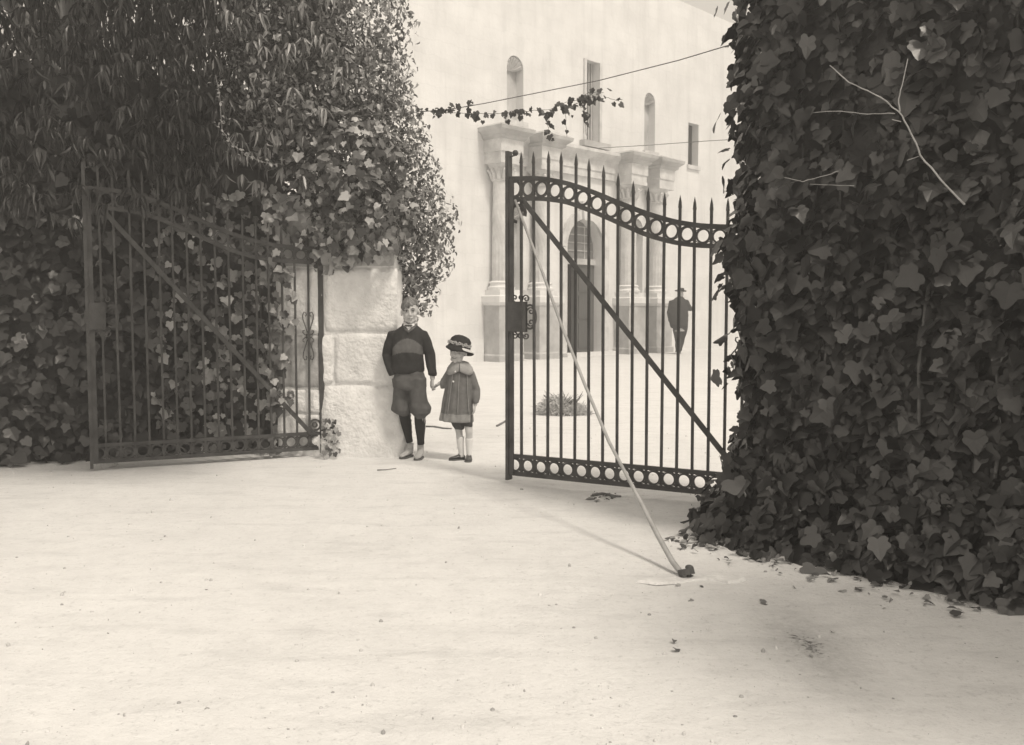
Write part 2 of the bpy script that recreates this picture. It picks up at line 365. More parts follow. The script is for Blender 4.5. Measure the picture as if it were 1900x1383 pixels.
# ragged specked stain on the drive, its soft grey painting in the corner's shade
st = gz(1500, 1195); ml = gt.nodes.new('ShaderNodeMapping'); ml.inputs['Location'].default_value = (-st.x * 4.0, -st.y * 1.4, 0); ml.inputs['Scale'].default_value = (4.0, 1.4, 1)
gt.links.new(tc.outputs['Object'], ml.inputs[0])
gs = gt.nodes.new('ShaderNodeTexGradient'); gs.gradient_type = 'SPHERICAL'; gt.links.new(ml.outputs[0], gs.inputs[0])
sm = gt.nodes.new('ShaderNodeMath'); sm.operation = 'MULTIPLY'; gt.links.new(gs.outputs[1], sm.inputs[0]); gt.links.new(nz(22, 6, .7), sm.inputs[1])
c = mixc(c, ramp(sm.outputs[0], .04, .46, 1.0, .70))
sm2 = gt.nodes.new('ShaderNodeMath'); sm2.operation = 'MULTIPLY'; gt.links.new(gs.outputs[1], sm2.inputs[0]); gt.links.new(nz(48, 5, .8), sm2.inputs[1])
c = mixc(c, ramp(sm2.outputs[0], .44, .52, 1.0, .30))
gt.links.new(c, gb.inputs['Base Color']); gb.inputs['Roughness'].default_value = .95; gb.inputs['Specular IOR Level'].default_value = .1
bp = gt.nodes.new('ShaderNodeBump'); bp.inputs['Strength'].default_value = .6; bp.inputs['Distance'].default_value = .014
gt.links.new(nz(34, 8, .7), bp.inputs['Height']); gt.links.new(bp.outputs[0], gb.inputs['Normal'])
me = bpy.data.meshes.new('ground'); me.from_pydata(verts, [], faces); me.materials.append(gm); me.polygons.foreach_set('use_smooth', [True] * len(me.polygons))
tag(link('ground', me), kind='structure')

# ------------------------------------------------------------------ old stone church front
FA, FB = gz(928, 672), gz(1215, 655)
FD = (FB - FA).normalized(); FN = Vector((FD.y, -FD.x, 0))
def fac(px, py, off=0.0):
    a = FA + FN * off; r = ray(px, py); n = Vector((-FD.y, FD.x, 0))
    t = (a.x * n.x + a.y * n.y) / (r.x * n.x + r.y * n.y); p = Vector((0, 0, CAM_H)) + r * t
    return (p - a).dot(FD), p.z
church = thing('stone_church', 'pale old stone church front with fluted columns and arched doorway behind the gates', 'church', (FA.x, FA.y, 0), math.atan2(FD.y, FD.x))
WY, COLY = .55, .34                                      # wall plane and column axis, measured inward from the pedestal fronts
dx0, dx1 = fac(1048, 560, -WY)[0], fac(1116, 560, -WY)[0]; dtop = 3.72; dsp = dtop - (dx1 - dx0) / 2
colx = [fac(p, 500, -COLY)[0] for p in (930, 1003, 1166, 1217)]
n1, n2 = (colx[0] + colx[1]) / 2, (colx[2] + colx[3]) / 2
ux0, ux1 = fac(1086, 260, -WY)[0], fac(1110, 260, -WY)[0]
sx0, sx1 = fac(1172, 200, -WY)[0], fac(1194, 200, -WY)[0]
wx0, wx1 = fac(1277, 260, -WY)[0], fac(1296, 260, -WY)[0]
lx0, lx1 = n1 - .3, n1 + .3
opens = [(lx0, lx1, [(1.75, 3.9, True), (5.95, 7.55, True)]), (dx0, dx1, [(-.2, dtop, True)]), (ux0, ux1, [(5.82, 8.0, False)]),
         (n2 - .3, n2 + .3, [(1.75, 3.9, True)]), (wx0, wx1, [(5.75, 7.05, False)])]
# the upper shell niche and the right lower niche share a strip when they overlap in x
if sx0 < n2 + .3: sx0 = n2 + .32; sx1 = sx0 + .55
opens.insert(4, (sx0, sx1, [(5.9, 7.6, True)]))
# the upper window stands above the door: merge it into the door strip as its own strips
opens = [o for o in opens if not (abs(o[0] - ux0) < 1e-6)]
def arch_pts(a, b, z, n=14):
    r = (b - a) / 2; return [(a + r - r * math.cos(math.pi * i / n), z - r + r * math.sin(math.pi * i / n)) for i in range(n + 1)]
def hump(x):
    c = (dx0 + dx1) / 2; t = abs(x - c); return 10.6 + (1.2 * (1 + math.cos(math.pi * t / 4.2)) / 2 if t < 4.2 else 0)
wb = MB(); XL, XR, WT = -9.0, 14.5, 1.1
def topband(a, b, z0):
    n = max(2, int((b - a) / .4)); xs = [a + (b - a) * i / n for i in range(n + 1)]
    wb.prism([(a, z0), (b, z0)] + [(x, hump(x)) for x in reversed(xs)], WY, WY + WT)
cur = XL
for (a, b, ops) in sorted(opens):
    topband(cur, a, -.3); z = -.3
    door_strip = abs(a - dx0) < 1e-6
    for k, (z0, z1, arch) in enumerate(ops):
        if z0 > z: wb.box((a, WY, z), (b, WY + WT, z0))
        znext = ops[k + 1][0] if k + 1 < len(ops) else None
        if arch:
            ar = arch_pts(a, b, z1); topz = z1 + .02
            wb.prism([(a, ar[0][1])] + ar[1:-1] + [(b, ar[-1][1]), (b, topz), (a, topz)], WY, WY + WT); z = topz
        else: z = z1
    if door_strip:
        z0, z1 = 5.82, 8.0; wb.box((a, WY, z), (b, WY + WT, z0)); wb.box((a, WY, z0), (ux0, WY + WT, z1)); wb.box((ux1, WY, z0), (b, WY + WT, z1)) if ux1 < b else None; z = z1
    topband(a, b, z); cur = b
topband(cur, XR, -.3)
wb.build('wall', M['limestone'], church)
b = MB(); b.box((XL, WY + WT, -.3), (XR, WY + WT + .4, 8.2)); b.build('back_wall', M['interior'], church)
for (a, bb, ops) in opens:
    if abs(a - dx0) < 1e-6: continue
    for (z0, z1, arch) in ops:
        q = MB(); q.box((a - .05, WY + .24, z0 - .05), (bb + .05, WY + .30, z1 + .05))
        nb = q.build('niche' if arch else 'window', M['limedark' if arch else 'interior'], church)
        if arch:
            s_ = MB(); cx = (a + bb) / 2; r_ = (bb - a) / 2 - .02      # scallop shell ribs in the niche head
            for i in range(7):
                an = math.pi * (i + .5) / 7; s_.tube([(cx, WY + .22, z1 - r_ - .05), (cx + .55 * r_ * math.cos(an), WY + .16, z1 - r_ - .05 + .5 * r_ * math.sin(an)), (cx + r_ * math.cos(an), WY + .06, z1 - r_ + (r_ - .02) * math.sin(an))], [.02, .05, .07], 6)
            s_.build('shell', M['limedark'], nb)
            s_ = MB(); s_.box((a - .08, WY - .10, z0 - .14), (bb + .08, WY - .003, z0)); s_.build('sill', M['limecarve'], nb)
        else:
            s_ = MB(); s_.box((a - .06, WY - .06, z0 - .12), (bb + .06, WY - .003, z0)); s_.build('sill', M['limecarve'], nb)
# upper barred window over the door
uw = MB(); uw.box((ux0 - .05, WY + .45, 5.8), (ux1 + .05, WY + .5, 8.05)); uw = uw.build('window', M['interior'], church)
for i in range(5):
    q = MB(); x = ux0 + (ux1 - ux0) * (i + .5) / 5; q.box((x - .022, WY + .2, 5.82), (x + .022, WY + .24, 8.0)); q.build('bar', M['limedark'], uw)
q = MB(); q.box((ux0 - .25, WY - .18, 5.66), (ux1 + .35, WY - .003, 5.82)); q.build('sill', M['limedark'], uw)
q = MB(); q.box((ux0 - .10, WY - .05, 5.823), (ux0, WY - .003, 8.0)); q.build('jamb', M['limecarve'], uw)
q = MB(); q.box((ux1, WY - .05, 5.823), (ux1 + .1, WY - .003, 8.0)); q.build('jamb', M['limecarve'], uw)
# doorway: surround, lattice fanlight, transom, one leaf shut, the other open on a dark interior
dw = MB(); ar = arch_pts(dx0, dx1, dtop, 16); ao = arch_pts(dx0 - .22, dx1 + .22, dtop + .24, 16)
for i in range(16): dw.prism([ar[i], ar[i + 1], ao[i + 1], ao[i]], WY - .09, WY - .003)
dw.box((dx0 - .22, WY - .09, 0), (dx0, WY - .003, ar[0][1])); dw.box((dx1, WY - .09, 0), (dx1 + .22, WY - .003, ar[0][1]))
doorway = dw.build('doorway', M['limecarve'], church)
q = MB(); q.prism([(-.16, 0), (.16, 0), (.24, .5), (-.24, .5)], WY - .16, WY - .004); q.build('keystone', M['limecarve'], doorway, loc=((dx0 + dx1) / 2, 0, dtop - .05))
dm = (dx0 + dx1) / 2
q = MB(); q.box((dx0 + .003, WY + .22, 2.50), (dx1 - .003, WY + .38, 2.66)); q.build('transom', M['limedark'], doorway)
fl = MB(); fl.box((dx0 + .003, WY + .31, 2.663), (dx1 - .003, WY + .35, dtop - .02)); fl = fl.build('fanlight', M['screen'], doorway)
for i in range(1, 5):
    q = MB(); z = 2.66 + i * .22; hw = (dx1 - dx0) / 2 * math.sqrt(max(.05, 1 - max(0, (z - dsp) / (dtop - dsp)) ** 2)) - .02
    q.box((dm - hw, WY + .28, z - .012), (dm + hw, WY + .308, z + .012)); q.build('glazing_bar', M['limedark'], fl)
for x in (dm - .4, dm, dm + .4):
    q = MB(); z1 = dsp + (dtop - dsp) * math.sqrt(1 - ((x - dm) / ((dx1 - dx0) / 2)) ** 2) - .02; q.box((x - .014, WY + .29, 2.663), (x + .014, WY + .309, z1)); q.build('glazing_bar', M['limedark'], fl)
q = MB(); q.box((dm + .01, WY + .27, .06), (dx1 - .003, WY + .33, 2.5)); dl = q.build('door', M['doorwood'], doorway)
for (x0, z0, x1, z1) in ((.1, .2, .72, .9), (.1, 1.0, .72, 1.65), (.1, 1.75, .72, 2.4)):
    q = MB(); q.box((dm + x0, WY + .245, z0), (dm + x1, WY + .268, z1)); q.build('panel', M['doorwood'], dl)
q = MB(); q.box((dx0 + .03, WY + .40, .06), (dx0 + .10, WY + 1.08, 2.49)); q.build('open_door', M['doorwood'], doorway)
q = MB(); q.box((dx0 - .3, WY - .35, -.05), (dx1 + .3, WY - .095, .10)); q.box((dx0 + .003, WY - .092, -.05), (dx1 - .003, WY + 1.09, .058)); q.build('step', M['limestone'], doorway)
# pedestals, columns, entablature
def frust(mb, cx, cy, secs):
    vs = []; 
    for (hx, hy, z) in secs: vs += [(cx - hx, cy - hy, z), (cx + hx, cy - hy, z), (cx + hx, cy + hy, z), (cx - hx, cy + hy, z)]
    k = len(secs); fs = [(3, 2, 1, 0), tuple(4 * (k - 1) + i for i in range(4))]
    for i in range(k - 1):
        for j in range(4): a = 4 * i + j; c2 = 4 * i + (j + 1) % 4; fs.append((a, c2, c2 + 4, a + 4))
    mb.add(vs, fs)
for ci, x in enumerate(colx):
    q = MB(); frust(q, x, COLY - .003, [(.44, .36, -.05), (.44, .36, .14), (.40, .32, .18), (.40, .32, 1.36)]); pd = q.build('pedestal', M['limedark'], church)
    q = MB(); frust(q, x, COLY - .003, [(.42, .34, 1.361), (.48, .40, 1.44), (.48, .40, 1.58), (.44, .36, 1.61)]); q.build('pedestal_cap', M['limestone'], pd)
    vs = []; fs = []; NZ, NS = 40, 80                      # fluted shaft, the flutes winding above the first third
    for i in range(NZ + 1):
        t = i / NZ; z = 1.94 + t * 2.46; rr = .245 * (1 - .14 * t); tw = max(0, t - .36) * 3.4 * (1 if ci < 2 else -1)
        for j in range(NS): a = 2 * math.pi * j / NS; r2 = rr * (1 - .07 * abs(math.cos(8 * (a + tw))) ** .7); vs.append((x + r2 * math.cos(a), COLY + r2 * math.sin(a), z))
    for i in range(NZ):
        for j in range(NS): a = i * NS + j; c2 = i * NS + (j + 1) % NS; fs.append((a, c2, c2 + NS, a + NS))
    q = MB(); q.add(vs, fs); cl = q.build('column', M['limecarve'], church, True)
    q = MB(); frust(q, x, COLY, [(.36, .30, 1.612), (.36, .30, 1.74)])
    q.loft([(x, COLY, z, r_, r_) for z, r_ in ((1.741, .33), (1.80, .34), (1.84, .29), (1.88, .28), (1.92, .31), (1.96, .25))], 24); q.build('column_base', M['limestone'], cl)
    q = MB(); q.loft([(x, COLY, z, r_, r_) for z, r_ in ((4.36, .22), (4.40, .26), (4.43, .22), (4.55, .24), (4.70, .31), (4.76, .36))], 24)
    frust(q, x, COLY, [(.38, .36, 4.761), (.38, .36, 4.85)])
    for i in range(12):                                     # carved leaves round the bell
        a = 2 * math.pi * i / 12; ca, sa = math.cos(a), math.sin(a)
        q.tube([(x + .22 * ca, COLY + .22 * sa, 4.42), (x + .27 * ca, COLY + .27 * sa, 4.56), (x + .34 * ca, COLY + .34 * sa, 4.64), (x + .36 * ca, COLY + .36 * sa, 4.60)], [.05, .05, .04, .015], 6)
    q.build('capital', M['limecarve'], cl)
    q = MB(); frust(q, x, COLY - .001, [(.36, .35, 4.852), (.36, .35, 5.02), (.39, .38, 5.04), (.39, .38, 5.33)]); en = q.build('entablature_block', M['limecarve'], church)
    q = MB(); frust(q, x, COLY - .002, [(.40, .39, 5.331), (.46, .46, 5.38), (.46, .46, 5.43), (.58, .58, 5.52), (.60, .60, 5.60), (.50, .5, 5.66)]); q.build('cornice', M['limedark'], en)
q = MB(); xa, xb = colx[0] - .33, colx[3] + .33
q.prism([], 0, 0) if 0 else None
q.add([(xx, yy, zz) for xx in (xa, xb) for yy, zz in ((WY - .003, 4.854), (WY - .10, 4.854), (WY - .10, 5.03), (WY - .13, 5.05), (WY - .13, 5.32), (WY - .22, 5.40), (WY - .34, 5.50), (WY - .34, 5.58), (WY - .003, 5.62))],
      [tuple(range(9)), tuple(range(17, 8, -1))] + [((i + 1) % 9, i, i + 9, (i + 1) % 9 + 9) for i in range(9)])
q.build('entablature', M['limecarve'], church)
q = MB(); q.box((XL, WY - .06, -.1), (colx[0] - .46, WY - .003, .42)); q.build('plinth', M['limestone'], church)
q = MB(); q.box((colx[3] + .46, WY - .06, -.1), (XR, WY - .003, .42)); q.build('plinth', M['limestone'], church)

# ------------------------------------------------------------------ masonry gate pier (left) of whitewashed blocks
def block(lo, hi, seed, amp=.012, bev=.016, n=12, bulge=0):
    """a roughly dressed stone: rounded box with uneven faces"""
    q = random.Random(seed); off = Vector((q.uniform(0, 50), q.uniform(0, 50), q.uniform(0, 50)))
    lo, hi = Vector(lo), Vector(hi); c = (lo + hi) / 2; h = (hi - lo) / 2
    bm = bmesh.new(); bmesh.ops.create_cube(bm, size=2); bmesh.ops.subdivide_edges(bm, edges=bm.edges[:], cuts=n - 1, use_grid_fill=True)
    for v in bm.verts:
        p = Vector((v.co.x * h.x, v.co.y * h.y, v.co.z * h.z)); e = Vector([max(0, abs(p[i]) - (h[i] - bev)) for i in range(3)])
        if e.length > 0:
            k = min(1, bev / e.length) if e.length > bev else 1
            for i in range(3):
                if e[i] > 0: p[i] = math.copysign(h[i] - bev + e[i] * k, p[i])
        w_ = p + c; d = noise.noise(w_ * 5 + off) * amp + noise.noise(w_ * 14 + off) * amp * .6 + noise.noise(w_ * 34 + off) * amp * .35
        nn = Vector((v.co.x ** 3, v.co.y ** 3, v.co.z ** 3)).normalized()
        if bulge: d += bulge * (1 - v.co.z ** 2) * .5 + bulge * max(0, -v.co.z) * .8
        v.co = w_ + nn * d
    me = bpy.data.meshes.new('stone'); bm.to_mesh(me); bm.free(); me.polygons.foreach_set('use_smooth', [True] * len(me.polygons)); return me
P0 = Vector((-2.03, 8.06, 0)); P1 = Vector((-.985, 8.02, 0)); PD = (P1 - P0).normalized()
pier = thing('gate_pier', 'whitewashed stone gate pier behind the boy, under the hanging vines', 'pier', P0, math.atan2(PD.y, PD.x))
PW = (P1 - P0).length
for i, (x0, x1, z0, z1, ma, bu) in enumerate([(.40, PW + .03, -.05, .615, 'whitewash', .05), (.0, .385, -.05, .36, 'whitewash', .01), (.0, .385, .375, .575, 'whitewash', 0),
        (.50, PW, .63, 1.055, 'whitewash', 0), (.395, .485, .63, 1.05, 'whitewash', 0), (.0, .38, .59, 1.045, 'oldstone', 0),
        (.415, PW, 1.072, 1.62, 'whitewash', 0), (.0, .40, 1.065, 1.62, 'whitewash', 0), (.0, .55, 1.635, 2.1, 'oldstone', 0), (.565, PW - .02, 1.635, 2.1, 'oldstone', 0),
        (-.03, PW + .02, 2.115, 2.24, 'oldstone', 0)]):
    m_ = block((x0, 0, z0), (x1, .36, z1), i, bulge=bu, amp=.014); m_.materials.append(M[ma]); link('stone', m_, pier)
q = MB(); q.box((.012, .016, -.05), (PW - .016, .345, 2.2)); q.build('mortar_core', M['whitewash'], pier)

# left and right garden walls that carry the ivy
LW0 = Vector((-2.06, 8.62, 0)); LWD = Vector((-.905, -.425, 0)).normalized(); LWN = Vector((LWD.y, -LWD.x, 0)) ; LWN = LWN if LWN.y < 0 else -LWN
lw = thing('garden_wall', 'dark ivy-covered stone wall behind the left gate leaf', 'wall', LW0, math.atan2(-LWD.y, -LWD.x))
zz = -.05; k = 0
while zz < 3.2:
    hgt = rnd.uniform(.26, .4); x = -4.4 - rnd.uniform(0, .3)
    while x < -.02:
        ln = rnd.uniform(.4, .8); x1 = min(x + ln, 0)
        if x1 - x > .08:
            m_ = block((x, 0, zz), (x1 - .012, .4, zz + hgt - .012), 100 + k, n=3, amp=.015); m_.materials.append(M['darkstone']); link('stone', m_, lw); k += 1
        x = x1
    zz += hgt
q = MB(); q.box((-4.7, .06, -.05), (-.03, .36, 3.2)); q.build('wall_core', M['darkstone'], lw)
RQ = [Vector((1.66, 5.98, 0)), Vector((1.37, 5.22, 0)), Vector((3.44, 2.78, 0)), Vector((3.85, 3.12, 0)), Vector((2.15, 5.75, 0))]
rw = thing('garden_wall', 'tall stone wall buried in ivy at the right edge', 'wall', (RQ[1].x, RQ[1].y, 0))
q = MB(); pts = [p - RQ[1] for p in RQ]; n_ = len(pts)
q.add([(p.x, p.y, -.05) for p in pts] + [(p.x, p.y, 3.3) for p in pts], [tuple(range(n_ - 1, -1, -1)), tuple(range(n_, 2 * n_))] + [(i, (i + 1) % n_, (i + 1) % n_ + n_, i + n_) for i in range(n_)])
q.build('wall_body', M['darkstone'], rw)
q = MB(); q.add([(p.x * 1.0 + (.0), p.y, 3.302) for p in pts] + [(p.x, p.y, 3.42) for p in pts], [tuple(range(n_ - 1, -1, -1)), tuple(range(n_, 2 * n_))] + [(i, (i + 1) % n_, (i + 1) % n_ + n_, i + n_) for i in range(n_)])
q.build('coping', M['oldstone'], rw)

# ================================================================== THE GATES
GW, NB = 1.8275, 17; BAY = GW / NB
S_UP = ([0, .25, .46, .667, .867, 1.06, 1.25, 1.43, 1.61, 1.84], [2.222, 2.210, 2.164, 2.088, 2.0, 1.921, 1.859, 1.823, 1.808, 1.80])
S_LO = ([0, .25, .46, .667, .868, 1.063, 1.252, 1.435, 1.84], [2.075, 2.069, 2.034, 1.956, 1.866, 1.779, 1.722, 1.695, 1.68])
S_TP = ([0, .12, .332, .542, .75, .963, 1.181, 1.402, 1.626, 1.84], [2.40, 2.392, 2.382, 2.353, 2.253, 2.13, 2.035, 1.997, 1.98, 1.975])
def smooth_interp(S, x):
    h = .06; return sum(lerp(*S, x + d) for d in (-h, -h / 2, 0, h / 2, h)) / 5
up = lambda u: smooth_interp(S_UP, GW - u); lo = lambda u: smooth_interp(S_LO, GW - u); tp = lambda u: smooth_interp(S_TP, GW - u)
def spiral(c, r0, r1, a0, turns, n=22):
    return [(c[0] + (r0 + (r1 - r0) * i / n) * math.cos(a0 + turns * 2 * math.pi * i / n), 0, c[1] + (r0 + (r1 - r0) * i / n) * math.sin(a0 + turns * 2 * math.pi * i / n)) for i in range(n + 1)]
def make_gate(label, loc, rz):
    g = thing('iron_gate', label, 'gate', loc, rz, 'pair of wrought iron gate leaves')
    I = M['iron']
    q = MB(); q.box((-.022, -.022, .03), (.022, .022, 2.02)); q.ball((0, 0, 2.04), .03); q.build('hinge_post', I, g)
    q = MB(); q.box((GW - .012, -.030, .02), (GW + .012, .030, 2.40)); q.box((GW - .05, .008, .06), (GW - .0125, .020, 2.2)); lp = q.build('latch_post', I, g)
    q = MB(); q.ball((GW - .055, 0, 2.385), .022, 10, 6); q.tube([(GW - .01, 0, 2.36), (GW - .055, 0, 2.37)], .006, 6); q.build('knob', I, lp)
    for (f, z_, wd) in ((up, -.016, .032), (lo, -.016, .030)):
        q = MB(); q.strip([(u, 0, f(u) + z_) for u in np.linspace(.023, GW - .0125, 40)], wd, .022); q.build('rail', I, g)
    for z0, z1 in ((.185, .213), (.055, .085)):
        q = MB(); q.box((.0225, -.013, z0), (GW - .0125, .013, z1)); q.build('rail', I, g)
    for k in range(1, NB):                                  # pickets with spear points
        u = BAY * k; t = tp(u); q = MB(); h = .0082
        q.box((u - h, -h, .086), (u + h, h, t - .085))
        q.add([(u - .0105, -.0095, t - .085), (u + .0105, -.0095, t - .085), (u + .0105, .0095, t - .085), (u - .0105, .0095, t - .085), (u - .0075, -.007, t - .045), (u + .0075, -.007, t - .045), (u + .0075, .007, t - .045), (u - .0075, .007, t - .045), (u, 0, t)],
              [(3, 2, 1, 0), (0, 1, 5, 4), (1, 2, 6, 5), (2, 3, 7, 6), (3, 0, 4, 7), (4, 5, 8), (5, 6, 8), (6, 7, 8), (7, 4, 8)])
        lean = rnd.gauss(0, .0022); q.v = [(x_ + lean * (z_ - .2), y_ + rnd.gauss(0, .0004), z_) for x_, y_, z_ in q.v]; q.build('picket', I, g)
    for k in range(NB):                                     # rings in the top and bottom bands with curled spandrels
        u = BAY * (k + .5)
        zc = (up(u) - .032 + lo(u)) / 2; hh = (up(u) - .032 - lo(u)) / 2
        rr = min(.0505, BAY / 2 - .004)
        q = MB(); q.ring((u, 0, zc), rr - .006, .011, .016, 26, sy=min(1.18, hh / rr + .04)); q.ring((u, 0, zc), .0605, .005, .008, 26, sy=min(1.0, hh / .0605 + .05)); q.build('ring', I, g)
        q = MB(); q.ring((u, 0, .135), rr - .006, .011, .016, 26); q.ring((u, 0, .135), .0595, .005, .008, 26, sy=.86)
        for sx in (-1, 1):
            for sz in (-1, 1): q.ball((u + sx * .040, 0, .135 + sz * .036), .007, 6, 4)
        q.build('ring', I, g)
    q = MB(); q.bar((.10, .0155, .205), (GW - .125, .0155, 2.045), .036, .010); br = q.build('brace', I, g)
    q = MB(); q.ring((.062, 0, .272), .046, .016, .018, 22); q.ring((.062, 0, .272), .018, .012, .016, 14); q.build('curl', I, br)
    q = MB(); q.ring((GW - .075, .0, 1.955), .060, .022, .018, 22, R(-80), R(200)); q.strip([(GW - .13, .0155, 2.03), (GW - .10, .0155, 2.05), (GW - .06, .0155, 2.035), (GW - .03, .0155, 1.99)], .022, .010); q.build('curl', I, br)
    # lock box with scrolls on the latch side
    q = MB(); q.box((GW - .135, -.038, 1.105), (GW - .0125, -.0305, 1.325)); q.box((GW - .130, .0305, 1.11), (GW - .014, .038, 1.32)); q.box((GW + .0125, -.012, 1.16), (GW + .022, .012, 1.26))
    q.box((GW - .13, -.030, 1.11), (GW - .0126, .030, 1.32)); q.ball((GW - .06, -.045, 1.22), .010, 8, 6); q.build('lock', I, g)
    q = MB()
    for (cx, cz, r0, a0, tr) in ((GW - .05, 1.352, .026, -1.6, 1.2), (GW - .10, 1.352, .022, -1.5, -1.2), (GW - .145, 1.345, .03, -.4, 1.3), (GW - .05, 1.078, .026, 1.6, 1.2), (GW - .10, 1.078, .022, 1.5, -1.2), (GW - .145, 1.078, .026, .4, -1.3), (GW - .185, 1.255, .03, .2, 1.3), (GW - .185, 1.175, .03, -.2, -1.3)):
        q.strip(spiral((cx, cz), r0, .006, a0, tr), .008, .012)
    q.ring((GW - .175, 0, 1.215), .05, .009, .012, 20, R(60), R(300), sy=1.7); q.build('lock_scroll', I, g)
    # heart scrolls round the picket next to the hinge post
    q = MB(); u0 = BAY
    for s in (-1, 1):
        for t_ in (-1, 1):
            zc = 1.04
            q.strip([(u0 + s * .008, 0, zc + t_ * .03), (u0 + s * .026, 0, zc + t_ * .09), (u0 + s * .044, 0, zc + t_ * .145), (u0 + s * .046, 0, zc + t_ * .18), (u0 + s * .034, 0, zc + t_ * .205), (u0 + s * .018, 0, zc + t_ * .20), (u0 + s * .014, 0, zc + t_ * .18), (u0 + s * .024, 0, zc + t_ * .17)], .007, .010)
            q.strip([(u0 + s * .006, 0, zc + t_ * .006), (u0 + s * .028, 0, zc + t_ * .012), (u0 + s * .046, 0, zc + t_ * .03), (u0 + s * .044, 0, zc + t_ * .048), (u0 + s * .03, 0, zc + t_ * .05)], .007, .010)
    q.box((u0 - .016, -.016, 1.02), (u0 + .016, .016, 1.06)); q.build('scroll', I, g)
    return g
RD = Vector((-.8676, .4974, 0)).normalized(); RL = gz(944, 880, .06); RH = Vector((RL.x, RL.y, 0)) - RD * GW
gate_r = make_gate('upright dark iron gate leaf standing ajar beside the ivy wall, propped by a rod', RH, math.atan2(RD.y, RD.x))
LH = gz(598, 833, .06); LD = (gz(199, 858, .06) - LH).normalized()
gate_l = gate_r.copy(); COL.objects.link(gate_l); gate_l.location = (LH.x, LH.y, 0); gate_l.rotation_euler = (0, 0, math.atan2(LD.y, LD.x))
gate_l['label'] = 'iron gate leaf swung open in front of the dark ivy wall and stone pier'
for ch in list(gate_r.children):
    c2 = ch.copy(); COL.objects.link(c2); c2.parent = gate_l
    c2.data = ch.data if ch.data.name.startswith('_') else ch.data
    for d_ in list(ch.children): d2 = d_.copy(); COL.objects.link(d2); d2.parent = c2
# prop rod from the gate head to the ground
def on_vert(px, py, a, b):
    d = (b - a); n = Vector((-d.y, d.x, 0)); r = ray(px, py); t = (a.x * n.x + a.y * n.y) / (r.x * n.x + r.y * n.y); return Vector((0, 0, CAM_H)) + r * t
pb = gz(1273, 1073); pa = Vector((RL.x + .05, RL.y - .06, 0))
path = [on_vert(x, y, pa, pb) for x, y in ((956, 372), (1000, 488), (1042, 604), (1086, 716), (1130, 820), (1158, 873), (1188, 930), (1220, 993), (1248, 1043), (1270, 1071))]
prop = thing('prop_rod', 'long pale iron rod propping the right gate leaf, its foot pinned on the drive', 'rod', (pb.x, pb.y, 0))
q = MB(); q.tube([p - prop.location for p in path], [.0095] * 6 + [.0115, .013, .014, .014], 10); q.build('rod', M['rod'], prop, True)
q = MB(); q.ring((0, 0, 0), .03, .018, .03, 18); ro = q.build('eye_ring', M['iron_grey'], prop, loc=(.0, 0, .03), smooth=False); ro.rotation_euler = (R(70), 0, R(30))
q = MB(); q.tube([(.012, -.01, -.08), (.012, -.01, .05)], .012, 8); q.ball((.012, -.01, .055), (.02, .02, .012), 10, 6); q.build('pin', M['iron_grey'], prop, True)
mt0 = [(-.22, -.03), (-.13, .0), (-.04, .035), (.06, .05), (.15, .035), (.22, .01), (.19, -.035), (.13, -.05), (.09, -.02), (.0, -.015), (-.06, -.045), (-.15, -.06)]
mt = []
for i_ in range(12):
    for k_ in range(5):
        a_, b_ = mt0[i_], mt0[(i_ + 1) % 12]; t_ = k_ / 5; x_ = a_[0] + (b_[0] - a_[0]) * t_; y_ = a_[1] + (b_[1] - a_[1]) * t_
        mt.append((x_ * (1 + .10 * noise.noise((x_ * 20, y_ * 20, 1))), y_ + .022 * noise.noise((x_ * 14, y_ * 14, 5))))
bm = bmesh.new(); vs = [bm.verts.new((x * 1.2, y * 1.25, 0)) for x, y in mt]; f = bm.faces.new(vs)
ex = bmesh.ops.extrude_face_region(bm, geom=[f]); tv = [e for e in ex['geom'] if isinstance(e, bmesh.types.BMVert)]
for v in tv: v.co = Vector((v.co.x * .94, v.co.y * .86, .012 + rnd.uniform(-.002, .002)))
bmesh.ops.recalc_face_normals(bm, faces=bm.faces[:]); me = bpy.data.meshes.new('mortar'); bm.to_mesh(me); bm.free(); me.materials.append(M['mortar'])
tag(link('mortar_footing', me, None, (pb.x + .02, pb.y - .03, gh(pb.x, pb.y) - .004)), 'ragged pale mortar footing around the foot of the prop rod', 'footing')
# ================================================================== FOLIAGE
def nrand(n, s): return npr.normal(0, s, (n, 3))
def clump(P, f, seed): return np.array([noise.noise((p[0] * f + seed, p[1] * f, p[2] * f)) for p in P])
